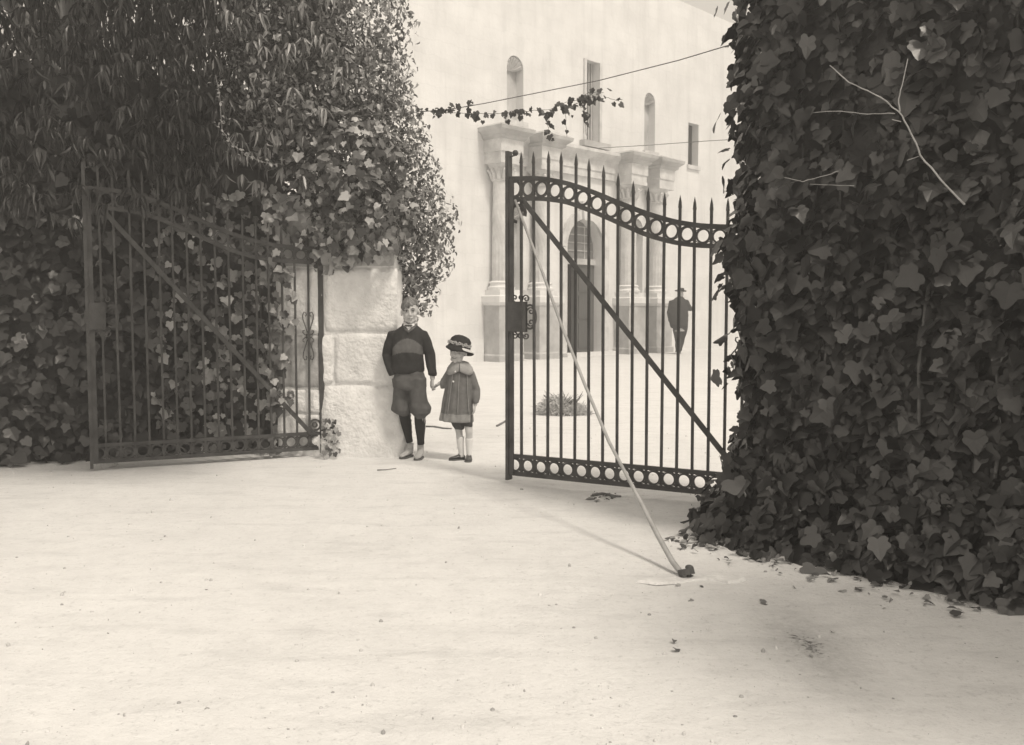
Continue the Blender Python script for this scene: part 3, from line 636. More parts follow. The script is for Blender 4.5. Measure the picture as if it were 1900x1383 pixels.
# ------------------------------------------------------------------ ivy on the right wall
def right_ivy(N):
    a, b, c = (np.array(p[:2]) for p in RQ[:3]); L0 = np.linalg.norm(b - a); L1 = 2.6
    s = npr.uniform(0, L0 + L1, N); z = npr.uniform(.02, 3.62, N); low = npr.random(N) < .16; z[low] = npr.uniform(.0, .5, low.sum())
    d0 = (b - a) / L0; d1 = (c - b) / np.linalg.norm(c - b); n0 = np.array([d0[1], -d0[0]]); n0 = n0 if n0[0] < 0 else -n0; n1 = np.array([d1[1], -d1[0]]); n1 = n1 if n1[1] < 0 else -n1
    k = np.clip((s - L0 + .18) / .36, 0, 1)[:, None]; nn = n0 * (1 - k) + n1 * k; nn /= np.linalg.norm(nn, axis=1, keepdims=True)
    base = np.where((s < L0)[:, None], a + d0 * s[:, None], b + d1 * (s - L0)[:, None])
    P = np.column_stack([base, z])
    lump = clump(P, 2.2, 0) * .11 + clump(P, 5.5, 9) * .06
    bulge = .10 * np.exp(-((z - 1.55) / .38) ** 2) - .05 * np.exp(-((z - .72) / .2) ** 2) + .25 * np.exp(-(z / .30) ** 2) + .04 * (z > 2.2)
    corner = np.exp(-((s - L0) / .45) ** 2)
    off = .09 + np.maximum(-.04, lump) + bulge * np.where(z < .6, 1, .3 + .7 * corner)
    lay = npr.random(N) ** .55; o = off * lay + .012 + (npr.random(N) < .06 + .12 * corner) * npr.uniform(0, .11, N)
    P[:, :2] += nn * o[:, None]
    nrm = np.column_stack([nn, np.full(N, .42)]) + nrand(N, .5); low = z < .35; nrm[low, 2] += .5
    tip = np.tile([0, 0, -1.0], (N, 1)) + np.column_stack([nn * .25, np.zeros(N)]) + nrand(N, .2)
    return P, frames(nrm, tip, npr.normal(0, .6, N)), npr.uniform(.045, .112, N) * np.where(npr.random(N) < .25, .65, 1), lay, z
P, Rm, sz, lay, zz_ = right_ivy(9500)
P[:, 2] = np.maximum(P[:, 2], .03)
ivyr = thing('ivy_plant', 'dense shaded ivy of large lobed leaves covering the right wall', 'ivy', (RQ[1].x, RQ[1].y, 0))
orr = Vector(ivyr.location)
sel = pick_visible(P, sz, lay * .012 + (npr.random(len(P))) * .004, 300); mask = np.ones(len(P), bool); mask[sel] = False
IV1 = [template_mesh('ivy_leaf', t, M['ivy1']) for t in IVYS]
leaf_objects(ivyr, P[sel], Rm[sel], sz[sel] * 1.06, IV1)
tag(link('foliage', leaf_mesh('foliage', P[mask] - np.array(orr), Rm[mask], sz[mask], IVYS, M['ivy']), ivyr), kind='stuff')
def stem(pts, r0, r1, m, parent, name='stem', n=6, wob=.0):
    out = []
    for i in range(len(pts) - 1):
        for k in range(4):
            t = k / 4; p = Vector(pts[i]).lerp(Vector(pts[i + 1]), t); out.append(p + Vector((rnd.uniform(-wob, wob), rnd.uniform(-wob, wob), rnd.uniform(-wob, wob))))
    out.append(Vector(pts[-1])); q = MB(); L = len(out); q.tube([p - parent.location for p in out], [r0 + (r1 - r0) * i / (L - 1) for i in range(L)], n)
    return q.build(name, m, parent, True)
stem([at(1540, 120, 4.34), at(1575, 154, 4.30), at(1622, 174, 4.22), at(1668, 206, 4.14), at(1690, 245, 4.10), at(1708, 288, 4.06), at(1745, 334, 4.0), at(1790, 380, 3.95)], .0025, .0045, M['twigpale'], ivyr, 'bare_branch', wob=.003)
stem([at(1685, 110, 4.2), at(1676, 150, 4.18), at(1667, 185, 4.16), at(1670, 208, 4.14)], .002, .0035, M['twigpale'], ivyr, 'bare_branch', wob=.002)
stem([at(1508, 209, 4.46), at(1560, 206, 4.38), at(1610, 212, 4.32), at(1660, 211, 4.2)], .0015, .0025, M['twigpale'], ivyr, 'bare_branch', wob=.002)
stem([at(1456, 330, 4.62), at(1490, 337, 4.54), at(1530, 326, 4.48), at(1556, 318, 4.44)], .002, .002, M['twigpale'], ivyr, 'bare_branch', wob=.002)
stem([at(1503, 342, 4.54), at(1585, 345, 4.40)], .0015, .0015, M['twigpale'], ivyr, 'bare_branch', wob=.002)
stem([at(1655, 222, 4.14), at(1672, 226, 4.12)], .002, .002, M['twigpale'], ivyr, 'bare_branch')
stem([at(1683, 298, 4.1), at(1706, 290, 4.07)], .002, .002, M['twigpale'], ivyr, 'bare_branch')
for k in range(9):
    t = .25 * k + rnd.uniform(0, .1); p = RQ[1] + (RQ[2] - RQ[1]).normalized() * t + Vector((-.763, -.646, 0)) * .02
    stem([p, p + Vector((rnd.uniform(-.1, .1), 0, 1.0)), p + Vector((rnd.uniform(-.2, .2) * .6, 0, 2.1)), p + Vector((0, 0, 3.2))], .011, .004, M['vinewood'], ivyr, 'stem', wob=.012)

# ------------------------------------------------------------------ small-leaved vine and big-leaved ivy hanging over the left pier
def blob_leaves(blobs, per_m2, shell=(.55, 1.0), up=.55, spread=.5):
    Ps, Ns = [], []
    for (px, py, Y, r, sq) in blobs:
        c_ = np.array(at(px, py, Y)); n = int(per_m2 * 12.6 * r * r)
        d = npr.normal(0, 1, (n, 3)); d /= np.linalg.norm(d, axis=1, keepdims=True)
        lump = 1 + .22 * clump(d * r, 3.5, px) + .12 * clump(d * r, 9, py)
        rr = r * npr.uniform(shell[0], shell[1], n) ** .6 * lump
        stray = npr.random(n) < .05; rr[stray] *= npr.uniform(1.03, 1.22, stray.sum())
        Ps.append(c_ + d * rr[:, None] * np.array([1, .8, sq])); Ns.append(d + np.array([.1, -.25, up]))
    Ps = np.concatenate(Ps); Ns = np.concatenate(Ns) + nrand(len(Ps), spread)
    return Ps, Ns
PB = Vector((-1.35, 8.4, 0))
vinet = thing('climbing_vine', 'sunlit small-leaved vine tumbling over the stone pier', 'vine', PB)
sb = [(640, 20, 8.35, .62, 1), (690, 150, 8.30, .40, 1), (640, 150, 8.2, .5, 1), (712, 240, 8.32, .40, 1), (650, 280, 8.2, .45, 1), (735, 325, 8.35, .42, 1), (770, 405, 8.40, .38, 1.05), (765, 470, 8.45, .36, 1.0), (700, 400, 8.2, .40, 1),
      (735, 520, 8.5, .27, 1.0), (775, 540, 8.62, .20, 1.2), (752, 580, 8.68, .12, 1.4), (560, 130, 8.2, .5, 1), (550, 20, 8.3, .6, 1), (500, 70, 8.05, .45, 1), (480, 170, 8.0, .36, 1), (540, 210, 8.0, .36, 1)]
P, Nn = blob_leaves(sb, 640, (.35, 1.0), .35, .6)
keep = ~((P[:, 1] < 8.12) & (P[:, 2] < 1.56) & (P[:, 0] < -1.0)); P, Nn = P[keep], Nn[keep]
n = len(P); tip = np.tile([.1, -.2, -1.0], (n, 1)) + nrand(n, .5); Rm = frames(Nn, tip, npr.normal(0, .7, n)); sz = npr.uniform(.032, .062, n)
sel = pick_visible(P, sz, -P[:, 1] * .004, 300); mask = np.ones(n, bool); mask[sel] = False
OV1 = [template_mesh('vine_leaf', t, M['vine1']) for t in OVAL]
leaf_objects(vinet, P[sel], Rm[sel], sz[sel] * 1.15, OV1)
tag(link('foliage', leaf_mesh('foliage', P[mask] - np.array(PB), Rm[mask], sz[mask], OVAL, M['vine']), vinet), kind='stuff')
for (pp) in ([(700, 640, 8.7), (720, 560, 8.66), (735, 470, 8.5), (730, 380, 8.4), (690, 260, 8.35), (640, 100, 8.4)], [(745, 830, 8.75), (752, 700, 8.75), (760, 600, 8.7), (770, 520, 8.6), (775, 440, 8.45)], [(560, 500, 8.5), (565, 420, 8.5), (600, 300, 8.4), (640, 180, 8.3)]):
    stem([at(*t) for t in pp], .02, .008, M['vinewood'], vinet, 'stem', wob=.012)
P, Nn = blob_leaves([(752, 560, 8.75, .13, 2.2), (770, 640, 8.9, .10, 1.4), (745, 770, 8.72, .09, 1.6), (748, 800, 8.72, .08, 1)], 500); n = len(P)
tag(link('foliage', leaf_mesh('foliage', P - np.array(PB), frames(Nn, np.tile([0, 0, -1.], (n, 1)) + nrand(n, .5), npr.normal(0, .7, n)), npr.uniform(.03, .05, n), OVAL, M['vine']), vinet), kind='stuff')

ivl = thing('ivy_plant', 'large-leaved ivy hanging in sun over the pier and down behind the left gate', 'ivy', (-1.9, 8.2, 0))
ib = [(600, 320, 7.95, .34, 1.2), (655, 290, 7.95, .36, 1.1), (672, 375, 7.85, .28, 1.3), (700, 440, 7.92, .20, 1.3), (628, 420, 7.98, .24, 1.2), (565, 400, 8.05, .28, 1.1), (650, 470, 8.0, .15, 1.0), (555, 250, 8.0, .36, 1), (735, 400, 8.0, .2, 1.3), (600, 470, 8.05, .16, 1.2), (548, 330, 8.25, .28, 1.1), (575, 345, 8.3, .3, 1), (700, 300, 8.05, .3, 1)]
P, Nn = blob_leaves(ib, 150, (.4, 1.0), .35, .55)
kp = P[:, 1] < 8.25; P, Nn = P[kp], Nn[kp]
# and on the wall behind the gate, thinning toward the white stones
m_ = 900; t = npr.uniform(-.12, 1.35, m_) ; zz = npr.uniform(.05, 2.3, m_)
edge = np.array([.0 + .16 * noise.noise((z * 3, 1, 0)) + .10 * max(0, math.sin(z * 4)) for z in zz]); kk = t > edge; t, zz = t[kk], zz[kk]; m_ = len(t)
Q = np.array(LW0)[None] + np.array(LWD)[None] * (t - .15)[:, None] + np.array(LWN)[None] * (npr.uniform(.04, .26, m_))[:, None]; Q[:, 2] = zz
Q[:, 1] = np.where(Q[:, 0] > -2.08, np.minimum(Q[:, 1], 8.0 - npr.uniform(.0, .14, m_)), Q[:, 1])
e_ = 60; Q2 = np.column_stack([npr.uniform(-1.62, -1.48, e_), npr.uniform(7.86, 7.98, e_), npr.uniform(.03, .34, e_)]); Q = np.concatenate([Q, Q2]); m_ += e_      # sprigs at the foot of the hinge post
P = np.concatenate([P, Q]); Nn = np.concatenate([Nn, np.array(LWN)[None] + np.array([.15, -.1, .4]) + nrand(m_, .38)])
n = len(P); Rm = frames(Nn, np.tile([0, 0, -1.], (n, 1)) + nrand(n, .3), npr.normal(0, .5, n)); sz = npr.uniform(.04, .098, n)
sz[-60:] *= .5
sel = pick_visible(P, sz, -P[:, 1] * .006, 300); mask = np.ones(n, bool); mask[sel] = False
IV2 = [template_mesh('ivy_leaf', t_, M['vine1']) for t_ in IVYS]  # pale version of the ivy leaf, coloured as if sunlit
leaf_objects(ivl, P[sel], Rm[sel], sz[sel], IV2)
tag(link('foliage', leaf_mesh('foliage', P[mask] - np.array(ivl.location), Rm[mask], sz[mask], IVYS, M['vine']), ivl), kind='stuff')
for k in range(4):
    p = LW0 + LWD * (.25 + .3 * k) + LWN * .05; stem([p, p + Vector((rnd.uniform(-.1, .1), 0, .9)), p + Vector((rnd.uniform(-.15, .15), 0, 1.8)), p + Vector((0, 0, 2.7))], .016, .006, M['vinewood'], ivl, 'stem', wob=.015)
# ivy over the rest of the left wall, its shade put into dark leaf colour
ivd = thing('ivy_plant', 'dark shaded ivy on the wall behind the bars of the left gate', 'ivy', (-3.2, 8.0, 0))
m_ = 3000; t = npr.uniform(.75, 4.4, m_); zz = npr.uniform(.03, 3.3, m_)
Q = np.array(LW0)[None] + np.array(LWD)[None] * t[:, None] + np.array(LWN)[None] * npr.uniform(.02, .22, m_)[:, None]; Q[:, 2] = zz
Nn = np.array(LWN)[None] + np.array([0, 0, .4]) + nrand(m_, .35); Rm = frames(Nn, np.tile([0, 0, -1.], (m_, 1)) + nrand(m_, .3), npr.normal(0, .5, m_)); sz = npr.uniform(.07, .12, m_)
sel = pick_visible(Q, sz, -Q[:, 1] * .004, 300); mask = np.ones(m_, bool); mask[sel] = False
leaf_objects(ivd, Q[sel], Rm[sel], sz[sel], IV1)
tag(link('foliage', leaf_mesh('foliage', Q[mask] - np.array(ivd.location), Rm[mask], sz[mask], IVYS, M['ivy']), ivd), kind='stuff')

# ------------------------------------------------------------------ tree with drooping narrow leaves over the left wall
tree = thing('overhanging_tree', 'dark tree with drooping narrow leaves hanging over the left wall', 'tree', (-4.2, 9.6, 0))
TL = Vector(tree.location)
q = MB(); tp_ = [TL + Vector(v) for v in ((0, 0, -.1), (.05, -.05, .8), (-.05, -.1, 1.8), (.1, -.2, 2.8), (.05, -.5, 3.6), (.1, -.9, 4.4))]
q.tube([p - TL for p in tp_], [.24, .19, .17, .15, .12, .08], 12); q.build('trunk', M['bark'], tree, True)
limbs = []
for k, (ex, ey, ez) in enumerate([(-3.2, 7.2, 4.3), (-2.2, 6.6, 4.7), (-1.6, 7.6, 4.3), (-4.6, 6.6, 4.4), (-5.6, 7.6, 4.3), (-3.4, 5.6, 4.9), (-1.7, 8.5, 3.9), (-5.8, 9.6, 5.0), (-3.6, 11.5, 5.2)]):
    st_ = tp_[3 + k % 3]; en = Vector((ex, ey, ez)); mid = st_.lerp(en, .5) + Vector((0, 0, .45)); limbs.append((st_, mid, en)); stem([st_, mid, en], .075, .02, M['bark'], tree, 'limb', 8, .03)
tw_p = []; tw_n = []; tw_t = []; tw_s = []
def cluster(c_, n, ln):
    a0 = rnd.uniform(0, 6.28)
    for i in range(n):
        a = a0 + 6.28 * i / n + rnd.uniform(-.3, .3); d = np.array([math.cos(a), math.sin(a), -rnd.uniform(.7, 2.2)]); d /= np.linalg.norm(d)
        tw_p.append(np.array(c_) + d * .01); tw_t.append(d); tw_n.append(np.array([math.cos(a), math.sin(a), .9]) + npr.normal(0, .2, 3)); tw_s.append(ln * rnd.uniform(.7, 1.2))
def lowb(px): return lerp([-200, 150, 300, 400, 480, 560, 620, 650], [420, 420, 400, 400, 400, 330, 230, 100], px)
cnt = 0
t_sun = 0
while cnt < 1150:
    px = rnd.uniform(-180, 640); b_ = lowb(px); py = b_ - (rnd.random() ** .9) * (b_ + 130)
    if py > b_ - 60 and noise.noise((px * .02, py * .02, 2)) < .05: continue
    if px > 430 and rnd.random() < .35: continue
    Y = lerp([-200, 200, 640], [6.9, 7.25, 7.75], px) + rnd.random() ** 1.6 * .9
    cluster(at(px, py, Y), rnd.randint(5, 8), .13); cnt += 1
# second tree, added out of view so its crown shades the near corner
t2 = thing('added_shade_tree', 'added leafy tree, out of view, shading the right foreground', 'tree', (4.1, 1.2, 0)); T2 = Vector(t2.location)
q = MB(); q.tube([(0, 0, -.1), (.05, .05, 1.2), (-.05, .05, 2.4), (-.3, .15, 3.6), (-.6, .25, 4.4)], [.17, .14, .12, .09, .05], 12); q.build('trunk', M['bark'], t2, True)
for (ex, ey, ez) in ((-.2, 1.0, 4.2), (-1.3, .5, 4.0), (-.6, -.7, 4.2), (.5, .4, 4.5)): stem([T2 + Vector((-.1, .08, 2.8)), T2 + Vector((ex * .5, ey * .5, 3.7)), T2 + Vector((ex, ey, ez))], .05, .015, M['bark'], t2, 'limb', 8, .02)
d_ = npr.normal(0, 1, (5200, 3)); d_ /= np.linalg.norm(d_, axis=1, keepdims=True); d_ *= (npr.random(5200) ** .4)[:, None]; Q = np.array([3.45, 1.45, 4.3]) + d_ * np.array([1.15, 1.15, .7])
tag(link('crown', leaf_mesh('crown', Q - np.array(T2), frames(d_ + np.array([0, 0, .6]) + nrand(5200, .5), np.tile([0, 0, -1.], (5200, 1)) + nrand(5200, .5), npr.normal(0, .7, 5200)), npr.uniform(.06, .11, 5200), OVAL, M['ivy']), t2), kind='stuff')
for k in range(2400):                                          # crown above and behind the wall top
    cluster((rnd.uniform(-6.4, -1.9), rnd.uniform(8.5, 10.5), rnd.uniform(2.8, 5.4)), 6, .17)
for k in range(800):  # more boughs put in out of view to shade the wall foot
    x = rnd.uniform(-1.9, -.5); y = rnd.uniform(4.7, 6.4); cluster((x, y, 4.6 + rnd.uniform(0, .7)), 6, .16)
for k in range(1500):                                         # outer boughs added above the frame to shade the left wall and gate
    x = -1.9 - 4.4 * rnd.random() ** .8; y = rnd.uniform(4.6, 7.9); cluster((x, y, 4.55 + .35 * noise.noise((x, y, 0)) + rnd.uniform(0, .9)), 6, .16)
P = np.array(tw_p); n = len(P); sz = np.array(tw_s); Rm = frames(np.array(tw_n), np.array(tw_t), npr.normal(0, .25, n))
sel = pick_visible(P, sz, -P[:, 1] * .004, 300); mask = np.ones(n, bool); mask[sel] = False
LN1 = [template_mesh('narrow_leaf', t_, M['ivy1']) for t_ in LANCE]
leaf_objects(tree, P[sel], Rm[sel], sz[sel], LN1)
gapx = CX + FPX * P[:, 0] / P[:, 1]; sun_tint = mask & (gapx + 60 * clump(P, 1.5, 4) > 420) & (P[:, 1] < 8.8) & (P[:, 2] < 4.6); mask = mask & ~sun_tint  # boughs toward the right get the leaf colour that imitates sun
tag(link('sun_tinted_boughs', leaf_mesh('sun_tinted_boughs', P[sun_tint] - np.array(TL), Rm[sun_tint], sz[sun_tint], LANCE, M['willow2']), tree), kind='stuff')
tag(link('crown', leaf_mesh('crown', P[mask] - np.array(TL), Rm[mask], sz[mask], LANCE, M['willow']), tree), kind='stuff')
# a bright trailing strand of small leaves in front of the dark crown
tv = thing('trailing_vine', 'thin trailing strand of small bright leaves crossing the dark foliage', 'vine', at(412, 200, 6.95))
sp = [at(x, y, 6.95) for x, y in ((400, 140), (408, 180), (410, 215), (412, 240), (422, 258), (440, 275), (460, 290), (485, 300), (510, 306))]
stem(sp, .003, .002, M['twigpale'], tv, 'stem')
pp = []; 
for i in range(46):
    t_ = rnd.random() * (len(sp) - 1.01); a = sp[int(t_)].lerp(sp[int(t_) + 1], t_ % 1); pp.append(a + Vector((rnd.gauss(0, .012), -.01 + rnd.gauss(0, .01), rnd.gauss(0, .012))))
pp = np.array([list(p) for p in pp]); n = len(pp)
M['strand'] = leaf_mat('strand_leaf', (.35, .5, .65), .4, .3, True)
leaf_objects(tv, pp, frames(np.tile([.4, -.6, .7], (n, 1)) + nrand(n, .3), nrand(n, 1), npr.normal(0, 1, n)), npr.uniform(.022, .038, n), [template_mesh('strand_leaf', OVAL[0], M['strand'])])

# ------------------------------------------------------------------ overhead wire with a garland of vine
wire = thing('overhead_wire', 'thin wire strung from the left foliage up over the gateway', 'wire', at(700, 214, 7.9))
wp = [at(640, 216, 8.0), at(720, 212, 7.9), at(830, 204, 7.75), at(900, 192, 7.65), at(1000, 172, 7.5), at(1110, 150, 7.3), at(1260, 112, 6.6), at(1400, 70, 5.7)]
q = MB(); q.tube([p - wire.location for p in wp], .0035, 6); q.build('strand', M['wire'], wire)
gar = thing('vine_garland', 'sparse leafy vine garland trailing below the wire across the gateway', 'vine', at(800, 210, 7.8))
chains = [[(770, 205), (830, 209), (900, 212), (950, 210), (990, 206), (1020, 203), (1052, 190), (1075, 186), (1092, 172), (1120, 172)], [(1092, 172), (1110, 184), (1128, 182), (1150, 188)], [(1022, 206), (1016, 232), (1020, 250)], [(1048, 200), (1050, 225), (1052, 254)], [(1086, 178), (1084, 200), (1086, 222), (1088, 252)], [(800, 208), (830, 203), (880, 196)]]
gp = []
for ci, ch in enumerate(chains):
    pts = [at(x, y, 7.72 - (x - 770) * .0012) for x, y in ch]; stem(pts, .0022, .0016, M['vinewood'], gar, 'stem', 5, .004)
    L = sum((pts[i + 1] - pts[i]).length for i in range(len(pts) - 1))
    for i in range(int(L * (50 if ci in (0, 1) else 40))):
        t_ = rnd.random() * (len(pts) - 1.01); gp.append(list(pts[int(t_)].lerp(pts[int(t_) + 1], t_ % 1) + Vector((rnd.gauss(0, .018), rnd.gauss(0, .02), -.005 + rnd.gauss(0, .022)))))
gp = np.array(gp); n = len(gp)
leaf_objects(gar, gp, frames(np.tile([0, -1., .3], (n, 1)) + nrand(n, .5), np.tile([0, 0, -1.], (n, 1)) + nrand(n, .4), npr.normal(0, .5, n)), npr.uniform(.022, .056, n), [template_mesh('garland_leaf', t_, M['garland']) for t_ in IVYS[:2]])
w2 = thing('overhead_wire', 'faint wire running right from the church front above the far columns', 'wire', at(1112, 275, 24.6))
q = MB(); q.tube([at(1112, 275, 24.6) - w2.location, at(1200, 270, 23) - w2.location, at(1310, 262, 21) - w2.location, at(1480, 252, 18) - w2.location], .008, 6); q.build('strand', M['wire'], w2)

# ------------------------------------------------------------------ small things on the ground
bs = gz(1045, 768); bush = thing('scrub_bush', 'low dry clump of scrub on the pale ground beyond the right gate', 'bush', (bs.x, bs.y, 0))
bp_ = []; bn = []; bt = []; bsz = []
for i in range(2200):
    a = rnd.uniform(0, 6.28); r_ = math.sqrt(rnd.random()); x = .30 * r_ * math.cos(a) * (1.15 if rnd.random() < .3 else 1); y = .22 * r_ * math.sin(a); h_ = .27 * math.sqrt(max(.02, 1 - r_ * r_)) * (1 - .55 * (x + .3) / .6) * (1 + .5 * noise.noise((x * 9, y * 9, 2)))
    bp_.append((x, y, h_ * rnd.uniform(.35, 1))); bn.append((rnd.gauss(0, 1), rnd.gauss(0, 1), rnd.gauss(0, .5))); bt.append((x * 2 + rnd.gauss(0, .5), y * 2 + rnd.gauss(0, .5), rnd.uniform(-.8, .35))); bsz.append(rnd.uniform(.04, .085))
tag(link('foliage', leaf_mesh('foliage', np.array(bp_), frames(np.array(bn), np.array(bt), npr.normal(0, .3, 2200)), np.array(bsz), LANCE, M['scrub']), bush), kind='stuff')
q = MB()
for i in range(26):
    a = rnd.uniform(0, 6.28); q.tube([(0.06 * math.cos(a), .05 * math.sin(a), -.02), (.16 * math.cos(a), .12 * math.sin(a), .14), (.24 * math.cos(a + .3), .18 * math.sin(a + .3), .2 + rnd.uniform(0, .08))], [.008, .006, .002], 5)
q.build('stem', M['twig'], bush)
def rock(px, py, s, label, m='stone', seed=0, flat=.6):
    c_ = gz(px, py); me = block((-s, -s * .8, -s * .25), (s, s * .8, s * flat * 1.4), 300 + seed, amp=s * .35, bev=s * .5, n=5); me.materials.append(M[m])
    return tag(link('loose_stone', me, None, (c_.x, c_.y, gh(c_.x, c_.y)), (0, 0, seed)), label, 'stone', 'loose stones on the drive')
rock(330, 851, .045, 'small white stone under the bottom rail of the left gate', seed=1)
rock(203, 866, .075, 'larger white stone at the far left end of the left gate', seed=2)
rock(945, 888, .03, 'small stone at the foot of the right gate latch post', 'oldstone', seed=3)
rock(1258, 1086, .016, 'pebble just left of the prop rod foot', 'oldstone', 4)
rock(968, 908, .014, 'pebble in front of the right gate latch post', 'oldstone', 5)
def twig(pts, r_, label, m='twig', z=.008):
    w_ = [gz(*p) for p in pts]; w_ = [Vector((p.x, p.y, gh(p.x, p.y) + z)) for p in w_]; q = MB(); q.tube([p - w_[0] for p in w_], [r_ * (1 - .4 * i / (len(w_) - 1)) for i in range(len(w_))], 6)
    return tag(q.build('fallen_twig', M[m], None, True, w_[0]), label, 'twig', 'fallen twigs')
twig([(790, 793), (806, 793), (822, 796), (838, 797)], .012, 'fallen twig lying behind the two children')
twig([(922, 793), (934, 786), (944, 780)], .014, 'short twig beside the right gate latch post')
twig([(1100, 921), (1118, 917), (1140, 921), (1152, 922)], .012, 'dark twig under the bottom rail of the right gate')
twig([(700, 874), (716, 874), (735, 872)], .005, 'thin straw on the drive in front of the pier')
q = []                                                        # dry leaves and grit along the foot of the ivy
pos = []
for i in range(240):
    t_ = rnd.uniform(-.1, 1.5); p = Vector((1.02, 5.11, 0)).lerp(Vector((1.89, 4.08, 0)), t_ / 1.3) + Vector((-.76, -.65, 0)) * (rnd.gauss(-.02, .09) + .25 * rnd.random() ** 4) ; pos.append((p.x, p.y, gh(p.x, p.y) + .012))
for i in range(14): p = gz(rnd.uniform(1180, 1700), rnd.uniform(1060, 1230)); pos.append((p.x, p.y, gh(p.x, p.y) + .006))
for i in range(26): p = gz(1125 + rnd.gauss(0, 16), 921 + rnd.gauss(0, 4)); pos.append((p.x, p.y, gh(p.x, p.y) + .008))
pos = np.array(pos); n = len(pos); lit = thing('leaf_litter', 'scattered dry leaves along the foot of the right ivy', 'leaf litter', (1.2, 4.9, 0)); lit['kind'] = 'stuff'
M['litter2'] = leaf_mat('litter_leaf', (.05, .12, .25, .4), .8, .1)
link('leaves', leaf_mesh('leaves', pos - np.array(lit.location), frames(np.tile([0, 0, 1.], (n, 1)) + nrand(n, .35), nrand(n, 1), npr.normal(0, 1, n)), npr.uniform(.012, .05, n), OVAL + IVYS, M['litter2']), lit)
# loose gravel and clods, real grains
gp = []; gs_ = []
for i in range(3200):
    y = 2.2 + rnd.random() ** 1.5 * 8; x = rnd.uniform(-.62, .62) * y
    if noise.noise((x * 1.1, y * 1.1, 4)) < -.05 and rnd.random() < .7: continue
    gp.append((x, y, gh(x, y))); gs_.append(.002 + .008 * rnd.random() ** 6)
tv_, tf_ = [], []
import itertools
ico = bmesh.new(); bmesh.ops.create_icosphere(ico, subdivisions=1, radius=1); ico.verts.ensure_lookup_table()
tpl = (np.array([[v.co.x, v.co.y, v.co.z * .7] for v in ico.verts]), np.array([[v.index for v in f.verts] for f in ico.faces])); ico.free()
n = len(gp); M['grit'] = leaf_mat('grit', (.3, .45, .6, .7), .9, 0)
tag(link('gravel', leaf_mesh('gravel', np.array(gp), frames(np.tile([0, 0, 1.], (n, 1)) + nrand(n, .2), nrand(n, 1), npr.normal(0, 1, n)), np.array(gs_), [tpl], M['grit'])), 'fine loose gravel scattered over the pale drive', 'gravel', kind='stuff')
# ================================================================== PEOPLE
def rotm(yaw=0, pitch=0, roll=0): return Matrix.Rotation(yaw, 4, 'Z') @ Matrix.Rotation(roll, 4, 'Y') @ Matrix.Rotation(pitch, 4, 'X')
def xform(mb, k, T):
    for i in range(k, len(mb.v)): mb.v[i] = tuple(T @ Vector(mb.v[i]))
def head_shape(mb, T, s=1.0, ears=True):
    """skull, cheeks, jaw, nose, brow, lips, ears; face toward -y; origin at skull centre; s=1 is a child of ten"""
    k = len(mb.v)
    mb.ball((0, .012, .022), (.070, .088, .086), 24, 16); mb.ball((0, -.012, -.03), (.058, .066, .07), 20, 14)
    mb.ball((0, -.034, -.078), (.036, .036, .030), 16, 10); mb.ball((0, -.055, -.092), (.018, .018, .014), 10, 8)
    for sx in (-1, 1):
        mb.ball((sx * .030, -.050, -.030), (.024, .024, .024), 12, 8); mb.ball((sx * .036, -.025, -.072), (.022, .03, .026), 12, 8)
        if ears: mb.ball((sx * .073, .012, -.018), (.010, .018, .028), 10, 8)
        mb.tube([(sx * .010, -.076, .020), (sx * .030, -.074, .024), (sx * .048, -.060, .016)], [.008, .010, .006], 8)
    mb.tube([(0, -.076, .008), (0, -.086, -.010), (0, -.094, -.028), (0, -.082, -.036)], [.007, .008, .011, .006], 8)
    for sx in (-1, 1): mb.ball((sx * .009, -.080, -.031), .007, 8, 6)
    mb.tube([(-.020, -.070, -.056), (0, -.079, -.0545), (.020, -.070, -.056)], [.004, .0065, .004], 8)
    mb.tube([(-.017, -.070, -.065), (0, -.078, -.067), (.017, -.070, -.065)], [.004, .007, .004], 8)
    xform(mb, k, T @ Matrix.Scale(s, 4))
def face_parts(parent, T, s=1.0, smile=0):
    T2 = T @ Matrix.Scale(s, 4)
    for sx in (-1, 1):
        q = MB(); q.ball((sx * .028, -.069, .004), (.0125, .008, .007), 12, 8); xform(q, 0, T2); e = q.build('eye', M['eyew'], parent, True)
        q = MB(); q.ball((sx * .028, -.0755, .0035), (.0062, .0035, .0062), 10, 6); xform(q, 0, T2); q.build('iris', M['iris'], e, True)
        q = MB(); q.tube([(sx * .016, -.0765, .0095), (sx * .028, -.079, .0115), (sx * .041, -.070, .0085)], [.002, .0032, .002], 6); xform(q, 0, T2); q.build('eyelid', M['brow'], e, True)
        q = MB(); q.tube([(sx * .012, -.083, .022), (sx * .028, -.083, .027), (sx * .047, -.066, .021)], [.003, .0042, .002], 6); xform(q, 0, T2); q.build('eyebrow', M['brow'], parent, True)
    q = MB(); q.tube([(-.021, -.0725, -.0595 + smile), (-.01, -.0815, -.0605), (.01, -.0815, -.0605), (.021, -.0725, -.0595 + smile)], [.0018, .0030, .0030, .0018], 6); xform(q, 0, T2); q.build('mouth', M['lip'], parent, True)
